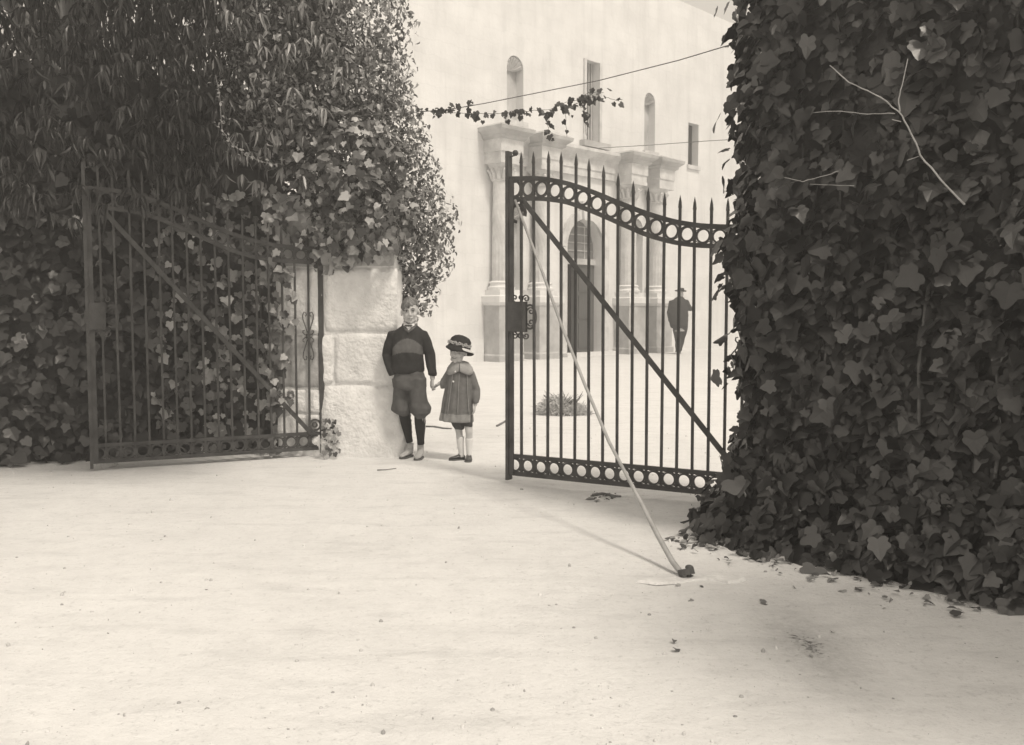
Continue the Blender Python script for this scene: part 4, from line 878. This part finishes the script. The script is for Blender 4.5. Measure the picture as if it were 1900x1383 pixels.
def hand_shape(mb, wrist, d, pn, s=1.0, curl=.5, thumb=1):
    """palm, four unequal bent fingers and a thumb. d: wrist-to-knuckle direction, pn: palm-facing normal"""
    d = Vector(d).normalized(); pn = Vector(pn); pn = (pn - d * pn.dot(d)).normalized(); sd = d.cross(pn) * thumb; w_ = Vector(wrist)
    mb.tube([w_ - d * .012 * s, w_ + d * .012 * s, w_ + d * .035 * s, w_ + d * .060 * s, w_ + d * .068 * s], [(.015 * s, .013 * s), (.019 * s, .012 * s), (.026 * s, .012 * s), (.027 * s, .011 * s), (.022 * s, .007 * s)], 12) if abs(d.z) < .0 else None
    def quad_loft(secs):
        vs = []; n = 10
        for c_, a, b_ in secs:
            for j in range(n): t = 2 * math.pi * j / n; vs.append(c_ + sd * (a * math.cos(t)) + pn * (b_ * math.sin(t)))
        k = len(secs); fs = [tuple(range(n - 1, -1, -1)), tuple((k - 1) * n + j for j in range(n))]
        for i in range(k - 1):
            for j in range(n): a = i * n + j; c2 = i * n + (j + 1) % n; fs.append((a, c2, c2 + n, a + n))
        mb.add(vs, fs)
    quad_loft([(w_ - d * .015 * s, .017 * s, .014 * s), (w_ + d * .012 * s, .020 * s, .014 * s), (w_ + d * .036 * s, .029 * s, .013 * s), (w_ + d * .060 * s, .030 * s, .011 * s), (w_ + d * .066 * s, .027 * s, .008 * s)])
    for i, (o, ln) in enumerate(((.0225, .056), (.0075, .064), (-.0075, .059), (-.0225, .046))):
        p = w_ + d * .058 * s + sd * o * s; pts = [p]; ang = 0
        for seg, fr in ((0, .42), (1, .33), (2, .25)):
            ang += curl * (.7 if seg == 0 else 1.0); dd = d * math.cos(ang) + pn * math.sin(ang); pts.append(pts[-1] + dd * (ln * fr * s))
        mb.tube(pts, [.0078 * s, .0074 * s, .0066 * s, .0048 * s], 8)
    p = w_ + d * .016 * s + sd * .020 * s; dd = (d * .6 + sd * .75 + pn * .3).normalized(); d3 = (d * .9 + sd * .15 + pn * .4).normalized()
    mb.tube([p - sd * .008 * s, p + dd * .024 * s, p + dd * .024 * s + d3 * .022 * s, p + dd * .024 * s + d3 * .040 * s], [.0115 * s, .0098 * s, .0086 * s, .0055 * s], 8)
def shoe(parent, heel, d, ln, m_up, name='shoe', wide=.034, high=.05, ankle=None, strap=None):
    h_ = Vector(heel); d = Vector((d[0], d[1], 0)).normalized(); yaw = math.atan2(d.y, d.x); q = MB()
    secs = [(.0, .55, .62), (.12, .85, .95), (.32, .86, 1.0), (.5, .84, .82), (.68, 1.0, .62), (.84, .95, .50), (.96, .62, .36), (1.0, .25, .2)]
    vs = []; n = 16
    for t, a, b_ in secs:
        for j in range(n):
            an = 2 * math.pi * j / n; z = .012 + (math.sin(an) * .5 + .5) ** .8 * high * b_; vs.append(Vector((t * ln, wide * a * math.cos(an) * (1 - .25 * max(0, math.sin(an))), z)))
    k = len(secs); fs = [tuple(range(n)), tuple((k - 1) * n + n - 1 - j for j in range(n))]
    for i in range(k - 1):
        for j in range(n): a = i * n + j; c2 = i * n + (j + 1) % n; fs.append((a, a + n, c2 + n, c2))
    q.add(vs, fs)
    if ankle: q.tube([Vector((.16 * ln, 0, .03)), Vector((.14 * ln, 0, high)), Vector((.14 * ln, 0, ankle))], [.028, .030, .030], 14)
    T = Matrix.Translation(h_) @ Matrix.Rotation(yaw, 4, 'Z'); xform(q, 0, T); me = fuse(q, .0045, 3); me.materials.append(m_up); sh = link(name, me, parent)
    q = MB(); ol = [(t * ln, wide * 1.06 * a) for t, a, b_ in secs]; pl = ol + [(x, -y) for x, y in reversed(ol)]; nn = len(pl)
    q.add([(x, y, 0) for x, y in pl] + [(x, y, .013) for x, y in pl], [tuple(range(nn - 1, -1, -1)), tuple(range(nn, 2 * nn))] + [(i, (i + 1) % nn, (i + 1) % nn + nn, i + nn) for i in range(nn)]); xform(q, 0, T); q.build('sole', M['sole'], sh)
    if strap:
        q = MB(); q.tube([(.36 * ln, -wide * .86, .02), (.34 * ln, -wide * .7, .045), (.33 * ln, 0, .062), (.34 * ln, wide * .7, .045), (.36 * ln, wide * .86, .02)], [(.009, .003)] * 5, 8); xform(q, 0, T); q.build('strap', strap, sh)
    return sh
def hair_cap(parent, T, s, m, front=.040, side=-.012, back=-.06, seed=0, part=.02):
    bm = bmesh.new(); bmesh.ops.create_icosphere(bm, subdivisions=5, radius=1)
    for v in bm.verts:
        p = v.co.copy(); r_ = Vector((p.x * .0775, .014 + p.y * .0945, .026 + p.z * .094))
        strand = noise.noise((p.x * 9 + seed, p.y * 3.2, p.z * 3)) * .005 + noise.noise((p.x * 26, p.y * 9 + seed, p.z * 7)) * .0028
        v.co = r_ + p.normalized() * strand
    def low(x, y):
        t = min(1, max(0, (y + .05) / .09)); u = min(1, max(0, (y - .03) / .06)); f_ = front - .55 * max(0, -(x - part)) - .15 * max(0, x - part) + .006 * math.sin(x * 160)
        return (f_ * (1 - t) + side * t) * (1 - u) + back * u
    bmesh.ops.delete(bm, geom=[v for v in bm.verts if v.co.z < low(v.co.x, v.co.y)], context='VERTS')
    ed = [e for e in bm.edges if e.is_boundary]; ex = bmesh.ops.extrude_edge_only(bm, edges=ed)
    for g_ in ex['geom']:
        if isinstance(g_, bmesh.types.BMVert): g_.co = Vector((g_.co.x * .93, g_.co.y * .93, g_.co.z - .004))
    me = bpy.data.meshes.new('hair'); bm.to_mesh(me); bm.free(); me.transform(T @ Matrix.Scale(s, 4)); me.polygons.foreach_set('use_smooth', [True] * len(me.polygons)); me.materials.append(m)
    return link('hair', me, parent)

# ------------------------------------------------------------------ the boy
bl = gz(758, 851); BS = bl.y / FPX * 1.0
boy = thing('person', 'boy in dark banded sweater, bow tie and knickerbockers, one hand pocketed', 'person', (bl.x, bl.y, 0))
X = lambda px: (px - 758) * BS
Z = lambda py: (851 - py) * BS
HT = Matrix.Translation((X(763.5), -.02, Z(575))) @ rotm(R(4), R(6), R(-3))
b = MB(); head_shape(b, HT, .98)
b.tube([(X(762), .012, Z(618)), (X(763), .006, Z(606)), (X(763.5), 0, Z(592))], [.046, .040, .042], 14)
b.loft([(X(758), 0, Z(690), .10, .075), (X(758), 0, Z(660), .095, .075), (X(759), 0, Z(630), .105, .08), (X(760), .005, Z(616), .10, .065), (X(761), .01, Z(608), .06, .05)])
armL = [Vector((X(731), .0, Z(619))), Vector((X(718.5), .045, Z(657))), Vector((X(730), -.03, Z(689))), Vector((X(736), -.02, Z(704)))]
armR = [Vector((X(786), .0, Z(619))), Vector((X(799), .02, Z(656))), Vector((X(804), -.03, Z(695))), Vector((X(804.5), -.035, Z(702)))]
for A_ in (armL, armR): b.tube(A_, [.038, .031, .023, .020], 12)
hand_shape(b, armR[3], (-.12, -.05, -1), (.75, .5, 0), .92, .62, -1)
hand_shape(b, armL[3] - Vector((.0, 0, .0)), (.35, -.1, -.9), (.3, 1, 0), .85, .3, 1)
legL = [Vector((X(748), .05, Z(705))), Vector((X(749), .03, Z(765))), Vector((X(752), .07, Z(790))), Vector((X(758), .085, Z(822)))]
legR = [Vector((X(774), .0, Z(705))), Vector((X(780), -.035, Z(765))), Vector((X(782), .0, Z(792))), Vector((X(781), .01, Z(824)))]
for L_ in (legL, legR): b.tube(L_, [.062, .046, .040, .026], 14)
fused('body', b, M['skin'], boy, .0042, 3)
face_parts(boy, HT, .98)
hair_cap(boy, HT, .97, M['hair'], front=.054, side=.026, back=-.05, seed=3, part=.034)
# sweater: torso and sleeves in one knit, a lighter band round the chest
q = MB()
q.loft([(X(757.5), 0, Z(691), .122, .088), (X(757), 0, Z(687), .140, .102), (X(757), -.004, Z(679), .139, .106), (X(758), -.006, Z(664), .130, .106), (X(758.5), -.006, Z(645), .128, .107), (X(759), -.002, Z(628), .132, .1), (X(759.5), .004, Z(616), .134, .084), (X(760), .008, Z(609), .106, .068), (X(761), .010, Z(603.5), .066, .056), (X(762), .008, Z(600), .050, .050)], 28, 2.3)
q.tube([armL[0] + Vector((.018, 0, .0)), armL[0], armL[0].lerp(armL[1], .5) + Vector((-.006, 0, 0)), armL[1], armL[1].lerp(armL[2], .5) + Vector((-.006, 0, 0)), armL[2], armL[2].lerp(armL[3], .3)], [.040, .045, .047, .045, .043, .038, .036], 14)
q.tube([armR[0] + Vector((-.02, 0, .0)), armR[0], armR[0].lerp(armR[1], .5) + Vector((.006, 0, 0)), armR[1], armR[1].lerp(armR[2], .5), armR[2] + Vector((0, 0, .012)), armR[2]], [.040, .045, .046, .043, .041, .037, .033], 14)
me = fuse(q, .006, 6, .011, 17); me.materials.append(M['knit']); me.materials.append(M['knitband'])
def seg_d(p, a, c_): t = max(0, min(1, (p - a).dot(c_ - a) / (c_ - a).length_squared)); return (p - a.lerp(c_, t)).length
for f_ in me.polygons:
    c_ = f_.center; sl_ = min(seg_d(c_, A_[i], A_[i + 1]) for A_ in (armL, armR) for i in (0, 1)) < .058 and abs(c_.x - X(758.5)) > .108
    top = Z(626) - 5.0 * (c_.x - X(760)) ** 2; bot = Z(651) - 1.8 * (c_.x - X(760)) ** 2
    if not sl_ and bot < c_.z < top: f_.material_index = 1
link('sweater', me, boy)
q = MB(); ct = Vector((X(762.5), .006, Z(602)))                # rolled edge of the V neck
vn = [(-.004, .052, .016), (.040, .040, .012), (.052, .0, .004), (.040, -.045, -.012), (.018, -.080, -.036), (-.002, -.092, -.052), (-.022, -.080, -.036), (-.044, -.045, -.012), (-.056, 0, .004), (-.044, .04, .012), (-.004, .052, .016)]
q.tube([ct + Vector(v) for v in vn], [.013] * len(vn), 8); q.build('sweater_collar', M['knitband'], boy, True)
q = MB()                                                      # shirt front and two collar wings
q.add([ct + Vector(v) for v in ((-.034, -.064, .0), (.030, -.064, .0), (.0, -.098, -.046), (-.02, -.05, .012), (.016, -.05, .012), (0, -.07, -.03))], [(0, 1, 2), (0, 3, 4, 1), (5, 4, 3), (2, 5, 0), (1, 5, 2)])
q.tube([ct + Vector(v) for v in ((-.004, .046, .028), (.036, .032, .026), (.046, 0, .022), (.036, -.034, .014), (.014, -.058, .004), (-.002, -.064, .0), (-.018, -.058, .004), (-.040, -.034, .014), (-.050, 0, .022), (-.04, .032, .026), (-.004, .046, .028))], [(.012, .006)] * 11, 8)
for sx in (-1, 1): q.add([ct + Vector(v) for v in ((sx * .004 - .002, -.072, .010), (sx * .040 - .002, -.046, .026), (sx * .048 - .002, -.056, .002), (sx * .020 - .002, -.084, -.016), (sx * .02 - .002, -.066, .0))], [(0, 1, 2, 3), (0, 3, 4), (1, 4, 2), (2, 4, 3)])
q.build('shirt_collar', M['shirt'], boy)
q = MB()
for sx in (-1, 1): q.tube([ct + Vector(v) for v in ((-.002, -.092, -.004), (sx * .014 - .002, -.092, -.003), (sx * .030 - .002, -.086, -.001))], [(.005, .005), (.009, .006), (.012, .005)], 8)
q.ball(ct + Vector((-.002, -.096, -.004)), (.007, .006, .008), 8, 6); q.build('bow_tie', M['bow'], boy, True)
# knickerbockers gathered below the knee
q = MB()
q.loft([(X(757.5), 0, Z(680), .095, .070), (X(758), 0, Z(691), .128, .094), (X(759), 0, Z(704), .145, .105), (X(760), .005, Z(716), .148, .104), (X(760), .01, Z(722), .135, .09)], 26, 2.3)
q.loft([(X(745), .03, Z(700), .074, .095), (X(745), .03, Z(725), .080, .092), (X(746), .03, Z(748), .080, .09), (X(746), .03, Z(759), .086, .09), (X(749), .035, Z(766), .062, .07), (X(751), .045, Z(770), .046, .05)], 20)
q.loft([(X(775), -.005, Z(700), .078, .095), (X(777), -.012, Z(725), .074, .09), (X(779), -.02, Z(745), .072, .086), (X(782), -.028, Z(755), .088, .094), (X(782), -.028, Z(764), .086, .09), (X(780.5), -.028, Z(772), .054, .058), (X(780.5), -.025, Z(776), .044, .048)], 20)
fused('knickerbockers', q, M['tweed'], boy, .006, 2, .020, 13)
for L_, nm in ((legL, 0), (legR, 1)):
    k_ = L_[1]; a_ = L_[3]; pts = [k_.lerp(a_, t) + Vector((0, .014 * math.sin(math.pi * min(1, t * 1.5)), 0)) for t in (-.06, .12, .3, .5, .7, .88, 1.0)]
    q = MB(); q.tube(pts, [.049, .047, .048, .044, .036, .031, .031], 16); q.build('stocking', M['sock'], boy, True)
shoe(boy, (legL[3].x + .014, legL[3].y + .045, gh(bl.x, bl.y)), (-.42, -1), .19, M['canvas'], ankle=.118, high=.062)
shoe(boy, (legR[3].x - .002, legR[3].y + .05, gh(bl.x, bl.y)), (-.10, -1), .19, M['canvas'], ankle=.112, high=.062)

# ------------------------------------------------------------------ the small girl
gl = gz(853, 853); GS = gl.y / FPX
girl = thing('person', 'small girl in flower-trimmed hat and pleated coat holding the boy by the hand', 'person', (gl.x, gl.y, 0))
X = lambda px: (px - 853) * GS
Z = lambda py: (853 - py) * GS
HT = Matrix.Translation((X(851), -.012, Z(649.5))) @ rotm(R(-22), R(2), R(4))
b = MB(); head_shape(b, HT, .93)
b.tube([(X(853), .01, Z(686)), (X(852.5), .008, Z(676)), (X(852), .0, Z(664))], [.036, .031, .032], 12)
b.loft([(X(852), 0, Z(775), .085, .075), (X(852), 0, Z(740), .080, .07), (X(853), 0, Z(705), .075, .062), (X(853), 0, Z(692), .078, .05), (X(853), 0, Z(684), .045, .036)])
hb = Vector((boy.location.x, boy.location.y, 0)) + Vector(((804.5 - 758) * BS, -.035, (851 - 716) * BS)) - Vector((gl.x, gl.y, 0))     # the boy's palm in this frame
aR = [Vector((X(836), .0, Z(693))), Vector((X(826), .03, Z(711))), hb + Vector((.062, .012, .030)), hb + Vector((.050, .008, .022))]
aL = [Vector((X(872), .0, Z(693))), Vector((X(882), .02, Z(722))), Vector((X(883), -.02, Z(747))), Vector((X(882), -.025, Z(751)))]
for A_ in (aR, aL): b.tube(A_, [.030, .025, .019, .016], 12)
hand_shape(b, aR[3], (-.85, -.05, -.5), (-.25, -.5, -.9), .72, .5, 1)
hand_shape(b, aL[3], (-.12, -.1, -1), (-1, .2, 0), .74, .35, 1)
lL = [Vector((X(846), .02, Z(775))), Vector((X(852), .0, Z(800))), Vector((X(854), .01, Z(820))), Vector((X(856), .02, Z(844)))]
lR = [Vector((X(868), .0, Z(775))), Vector((X(871), -.03, Z(802))), Vector((X(871), -.02, Z(822))), Vector((X(871), -.02, Z(846)))]
for L_ in (lL, lR): b.tube(L_, [.042, .030, .028, .018], 12)
fused('body', b, M['skin'], girl, .0038, 3)
face_parts(girl, HT, .93, .005)
hair_cap(girl, HT, .94, M['brow'], front=.035, side=-.03, back=-.085, seed=8, part=0)
# coat: A-line with pleats, sleeves, light hem band
q = MB(); vs = []; n = 84; secs = [(X(853), 0, Z(676), .045, .04, 0), (X(853), 0, Z(683), .082, .060, 0), (X(853), 0, Z(690), .104, .076, 0), (X(852.5), 0, Z(702), .112, .086, .2), (X(851.5), 0, Z(720), .116, .094, .5), (X(849.5), 0, Z(742), .124, .104, .8), (X(848), 0, Z(762), .132, .112, 1), (X(847), 0, Z(776), .140, .118, 1), (X(847), 0, Z(779), .138, .116, 1)]
for (x, y, z, rx, ry, pl) in secs:
    for j in range(n):
        a = 2 * math.pi * j / n; k_ = 1 + .055 * pl * math.cos(11 * a + .6); vs.append((x + rx * k_ * math.cos(a), y + ry * k_ * math.sin(a), z - .05 * pl * (x + rx * math.cos(a) - X(816)) * (1 if z < Z(760) else .3)))
k = len(secs); fs = [tuple(range(n)), tuple((k - 1) * n + n - 1 - j for j in range(n))]
for i in range(k - 1):
    for j in range(n): a = i * n + j; c2 = i * n + (j + 1) % n; fs.append((a, a + n, c2 + n, c2))
q.add(vs, fs)
q.tube([aR[0] + Vector((.02, 0, 0)), aR[0], aR[0].lerp(aR[1], .6), aR[1], aR[1].lerp(aR[2], .5), aR[1].lerp(aR[2], .82)], [.044, .047, .046, .047, .046, .042], 14)
q.tube([aL[0] + Vector((-.02, 0, 0)), aL[0], aL[0].lerp(aL[1], .5), aL[1], aL[1].lerp(aL[2], .6), aL[2] + Vector((0, 0, .012)), aL[2]], [.042, .044, .044, .042, .040, .031, .026], 14)
me = fuse(q, .0055, 1, .005, 18); me.materials.append(M['coat']); me.materials.append(M['coattrim'])
for f_ in me.polygons:
    c_ = f_.center
    if c_.z < Z(764) - .05 * (c_.x - X(816)) and not (c_.x > X(877) and c_.z > Z(755)) and seg_d(c_, aL[1], aL[2]) > .05: f_.material_index = 1
link('coat', me, girl)
for (p0, p1, p2) in ((854, 852, 851), (868, 869, 871), (842, 837, 832)):
    q = MB(); pts = []
    for t in np.linspace(0, 1, 9):
        py = 688 + t * 78; px = lerp([0, .5, 1], [p0, p1, p2], t); x = X(px); cx = lerp([676, 690, 720, 742, 776], [X(853), X(853), X(851.5), X(849.5), X(847)], py); rx = lerp([683, 690, 702, 720, 742, 776], [.088, .108, .115, .119, .128, .146], py); ry = lerp([683, 690, 702, 720, 742, 776], [.064, .079, .089, .097, .107, .124], py)
        pts.append((x, -ry * math.sqrt(max(.05, 1 - ((x - cx) / rx) ** 2)) - .004, Z(py)))
    q.tube(pts, [(.004, .004)] * 9, 6); q.build('trim_stripe', M['coattrim'], girl, True)
for (px, py) in ((847, 687), (843, 705)):
    q = MB(); q.ball((X(px), -.092 if py < 695 else -.096, Z(py)), (.0085, .007, .0085), 10, 6); q.build('button', M['whites'], girl, True)
q = MB(); vs = []; fs = []; n = 40                               # round flat collar, split at the front
for ir, (r_, z_, yy) in enumerate(((.040, Z(668), 0), (.070, Z(670), 0), (.106, Z(678), -.006), (.116, Z(685), -.010), (.108, Z(686), -.008), (.060, Z(676), 0))):
    for j in range(n + 1): a = R(-88.5) + R(357) * j / n; vs.append((X(854) + r_ * math.cos(a), yy + .80 * r_ * math.sin(a), z_ - .030 * max(0, -math.sin(a)) * abs(math.cos(a)) * 2 * (ir > 1) - .02 * max(0, abs(math.cos(a)) - .5) * (ir > 1)))
for i in range(5):
    for j in range(n): a = i * (n + 1) + j; fs.append((a, a + 1, a + n + 2, a + n + 1))
q.add(vs, fs); q.build('collar', M['collar'], girl, True)
q = MB(); q.loft([(X(849), 0, Z(768), .062, .07), (X(848.5), 0, Z(781), .060, .066), (X(851), 0, Z(790), .052, .056), (X(853), 0, Z(796), .034, .036)], 18); q.loft([(X(866), -.01, Z(768), .055, .06), (X(869), -.02, Z(781), .046, .052), (X(870.5), -.025, Z(790), .034, .036)], 18); fused('bloomers', q, M['bloom'], girl, .006, 2, .008, 24)
for L_ in (lL, lR):
    q = MB(); q.tube([L_[2] + Vector((0, 0, .045)), L_[2] + Vector((0, 0, .035)), L_[2], L_[2].lerp(L_[3], .6), L_[3], L_[3] - Vector((0, 0, .02))], [.034, .033, .031, .025, .0235, .026], 14); q.build('sock', M['whites'], girl, True)
shoe(girl, (lL[3].x + .030, lL[3].y + .018, gh(gl.x, gl.y)), (-1, -.42), .145, M['patent'], wide=.029, high=.042, strap=M['patent'])
shoe(girl, (lR[3].x, lR[3].y + .035, gh(gl.x, gl.y)), (-.06, -1), .145, M['patent'], wide=.029, high=.042, strap=M['patent'])
# hat: domed felt crown, bell brim dipping to the right, flower band
HH = Matrix.Translation((X(853.5), .008, Z(640.5))) @ rotm(R(-12), R(-9), R(14))
q = MB(); vs = []; fs = []; n = 48
prof = [(0, .092), (.035, .089), (.066, .076), (.086, .052), (.094, .022), (.095, -.005), (.100, -.018), (.112, -.030), (.124, -.038), (.121, -.044), (.108, -.038), (.094, -.024), (.088, -.006)]
for r_, z_ in prof:
    for j in range(n):
        a = 2 * math.pi * j / n; fl_ = max(0, r_ - .098) / .026; s_ = 1 + .10 * fl_ * math.cos(a) ; zz_ = z_ + fl_ * (.016 * math.cos(2 * a + .4) - .010 * max(0, math.cos(a))) + .003 * noise.noise((math.cos(a) * 2, math.sin(a) * 2, r_ * 30))
        vs.append(HH @ Vector((r_ * s_ * math.cos(a), r_ * s_ * math.sin(a) * .98, zz_)))
for i in range(len(prof) - 1):
    for j in range(n): a = i * n + j; c2 = i * n + (j + 1) % n; fs.append((a, a + n, c2 + n, c2))
q.add(vs, fs); hat = q.build('hat', M['hat'], girl, True)
q = MB(); vs = []; fs = []; n = 22                                # pale turned-up facing on the right side of the brim
for i, (r_, z_) in enumerate(((.102, -.012), (.114, -.022), (.130, -.033), (.131, -.040))):
    for j in range(n + 1):
        a = R(-62) + R(85) * j / n; fl_ = max(0, r_ - .098) / .026; s_ = 1 + .10 * fl_ * math.cos(a); taper = math.sin(math.pi * j / n) ** .5
        rr = .102 + (r_ - .102) * taper; vs.append(HH @ Vector((rr * s_ * math.cos(a), rr * s_ * math.sin(a) * .98, z_ * taper - .012 * (1 - taper) + fl_ * (.016 * math.cos(2 * a + .4) - .010 * max(0, math.cos(a))))))
for i in range(3):
    for j in range(n): a = i * (n + 1) + j; fs.append((a, a + 1, a + n + 2, a + n + 1))
q.add(vs, fs); q.build('brim_facing', M['hatbrim'], hat, True)
for i in range(15):                                              # flowers round the band
    a = R(-165) + R(150) * i / 14; c_ = HH @ Vector((.0985 * math.cos(a), .0985 * math.sin(a), .012 + .006 * math.sin(i * 2.4))); q = MB(); s_ = .0075 + .003 * ((i * 7) % 3) / 2
    for p_ in range(5): t = 2 * math.pi * p_ / 5 + i; q.ball((c_.x + s_ * math.cos(t) * .9, c_.y - .002, c_.z + s_ * math.sin(t) * .9), (s_ * .62, s_ * .5, s_ * .62), 7, 5)
    q.build('flower', M['flower'], hat, True)

# ------------------------------------------------------------------ the man walking off by the church
ml_ = gz(1261, 657); MS = ml_.y / FPX
man = thing('person', 'man in dark suit and hat walking away near the church, seen through the gate', 'person', (ml_.x, ml_.y, 0))
X = lambda px: (px - 1261) * MS
Z = lambda py: (657 - py) * MS
HT = Matrix.Translation((X(1262), .03, Z(546))) @ rotm(R(165), 0, 0) @ Matrix.Scale(1.05, 4)
b = MB(); head_shape(b, HT, 1.0)
b.tube([(X(1261), .02, Z(557)), (X(1262), .02, Z(549))], [.062, .058], 12)
b.loft([(X(1260), 0, Z(615), .17, .12), (X(1259), 0, Z(590), .16, .12), (X(1258), 0, Z(565), .19, .12), (X(1259), .01, Z(557), .13, .09)])
eR = [Vector((X(1271), .0, Z(560))), Vector((X(1280), -.02, Z(574))), Vector((X(1274), .24, Z(566))), Vector((X(1273), .28, Z(564)))]
eL = [Vector((X(1246), .0, Z(561))), Vector((X(1241), -.04, Z(580))), Vector((X(1243), .06, Z(597))), Vector((X(1244), .08, Z(600)))]
for A_ in (eR, eL): b.tube(A_, [.055, .045, .034, .03], 10)
hand_shape(b, eR[3], (-.5, .6, .5), (-1, -.3, 0), 1.15, .5, 1); hand_shape(b, eL[3], (.1, .2, -1), (1, .2, 0), 1.15, .4, -1)
gL = [Vector((X(1256), .0, Z(606))), Vector((X(1258.5), .10, Z(630))), Vector((X(1257), -.16, Z(650)))]
gR = [Vector((X(1267), .0, Z(606))), Vector((X(1266), .20, Z(630))), Vector((X(1264), .28, Z(652)))]
for L_ in (gL, gR): b.tube(L_, [.085, .058, .038], 12)
fused('body', b, M['skin'], man, .012, 3)
q = MB()
q.loft([(X(1258.5), .0, Z(609), .20, .15), (X(1258.5), -.01, Z(603), .265, .18), (X(1258), -.02, Z(585), .275, .19), (X(1257.5), -.01, Z(570), .265, .17), (X(1258.5), .0, Z(560), .235, .14), (X(1260), .01, Z(555), .15, .10), (X(1261), .02, Z(551), .075, .075)], 24, 2.2)
q.tube([eR[0] - Vector((.04, 0, 0)), eR[0], eR[1], eR[2]], [.08, .085, .075, .055], 12); q.tube([eL[0] + Vector((.04, 0, 0)), eL[0], eL[1], eL[2]], [.08, .085, .075, .055], 12)
fused('jacket', q, M['suit'], man, .014, 3, .02, 8)
q = MB()
for L_ in (gL, gR): q.tube([L_[0] + Vector((0, 0, .22)), L_[0], L_[0].lerp(L_[1], .5), L_[1], L_[1].lerp(L_[2], .6), L_[2]], [.14, .135, .12, .095, .08, .07], 14)
fused('trousers', q, M['suit'], man, .014, 3, .015, 8)
shoe(man, (gL[2].x, gL[2].y - .06, .05), (-.1, 1), .28, M['sole'], wide=.048, high=.08, ankle=.11); shoe(man, (gR[2].x, gR[2].y - .06, .0), (0, 1), .28, M['sole'], wide=.048, high=.08, ankle=.11)
HH = Matrix.Translation((X(1262), .03, Z(540.5))) @ rotm(0, R(-4), R(3)); q = MB(); vs = []; fs = []; n = 32
prof = [(0, .075), (.05, .085), (.085, .08), (.096, .05), (.1, .004), (.155, .0), (.165, .01), (.163, -.004), (.1, -.012)]
for r_, z_ in prof:
    for j in range(n): a = 2 * math.pi * j / n; vs.append(HH @ Vector((r_ * math.cos(a), r_ * 1.12 * math.sin(a), z_ - (.02 * abs(math.sin(a)) if z_ > .07 and r_ < .06 else 0))))
for i in range(len(prof) - 1):
    for j in range(n): a = i * n + j; c2 = i * n + (j + 1) % n; fs.append((a, a + n, c2 + n, c2))
q.add(vs, fs); q.build('hat', M['hat'], man, True)

# ================================================================== AIR
hz = MB(); hz.box((-60, -30, -1.5), (60, 70, 14)); ho = hz.mesh('haze', []); 
hm = bpy.data.materials.new('haze'); hm.use_nodes = True; ht_ = hm.node_tree; ht_.nodes.clear(); hv = ht_.nodes.new('ShaderNodeVolumePrincipled'); hv.inputs['Color'].default_value = (.95, .95, .95, 1); hv.inputs['Density'].default_value = HAZE; hv.inputs['Anisotropy'].default_value = .3
hout = ht_.nodes.new('ShaderNodeOutputMaterial'); ht_.links.new(hv.outputs[0], hout.inputs['Volume']); ho.materials.append(hm)
tag(link('haze', ho), 'thin bright haze in the air over the whole place', 'haze', kind='stuff')
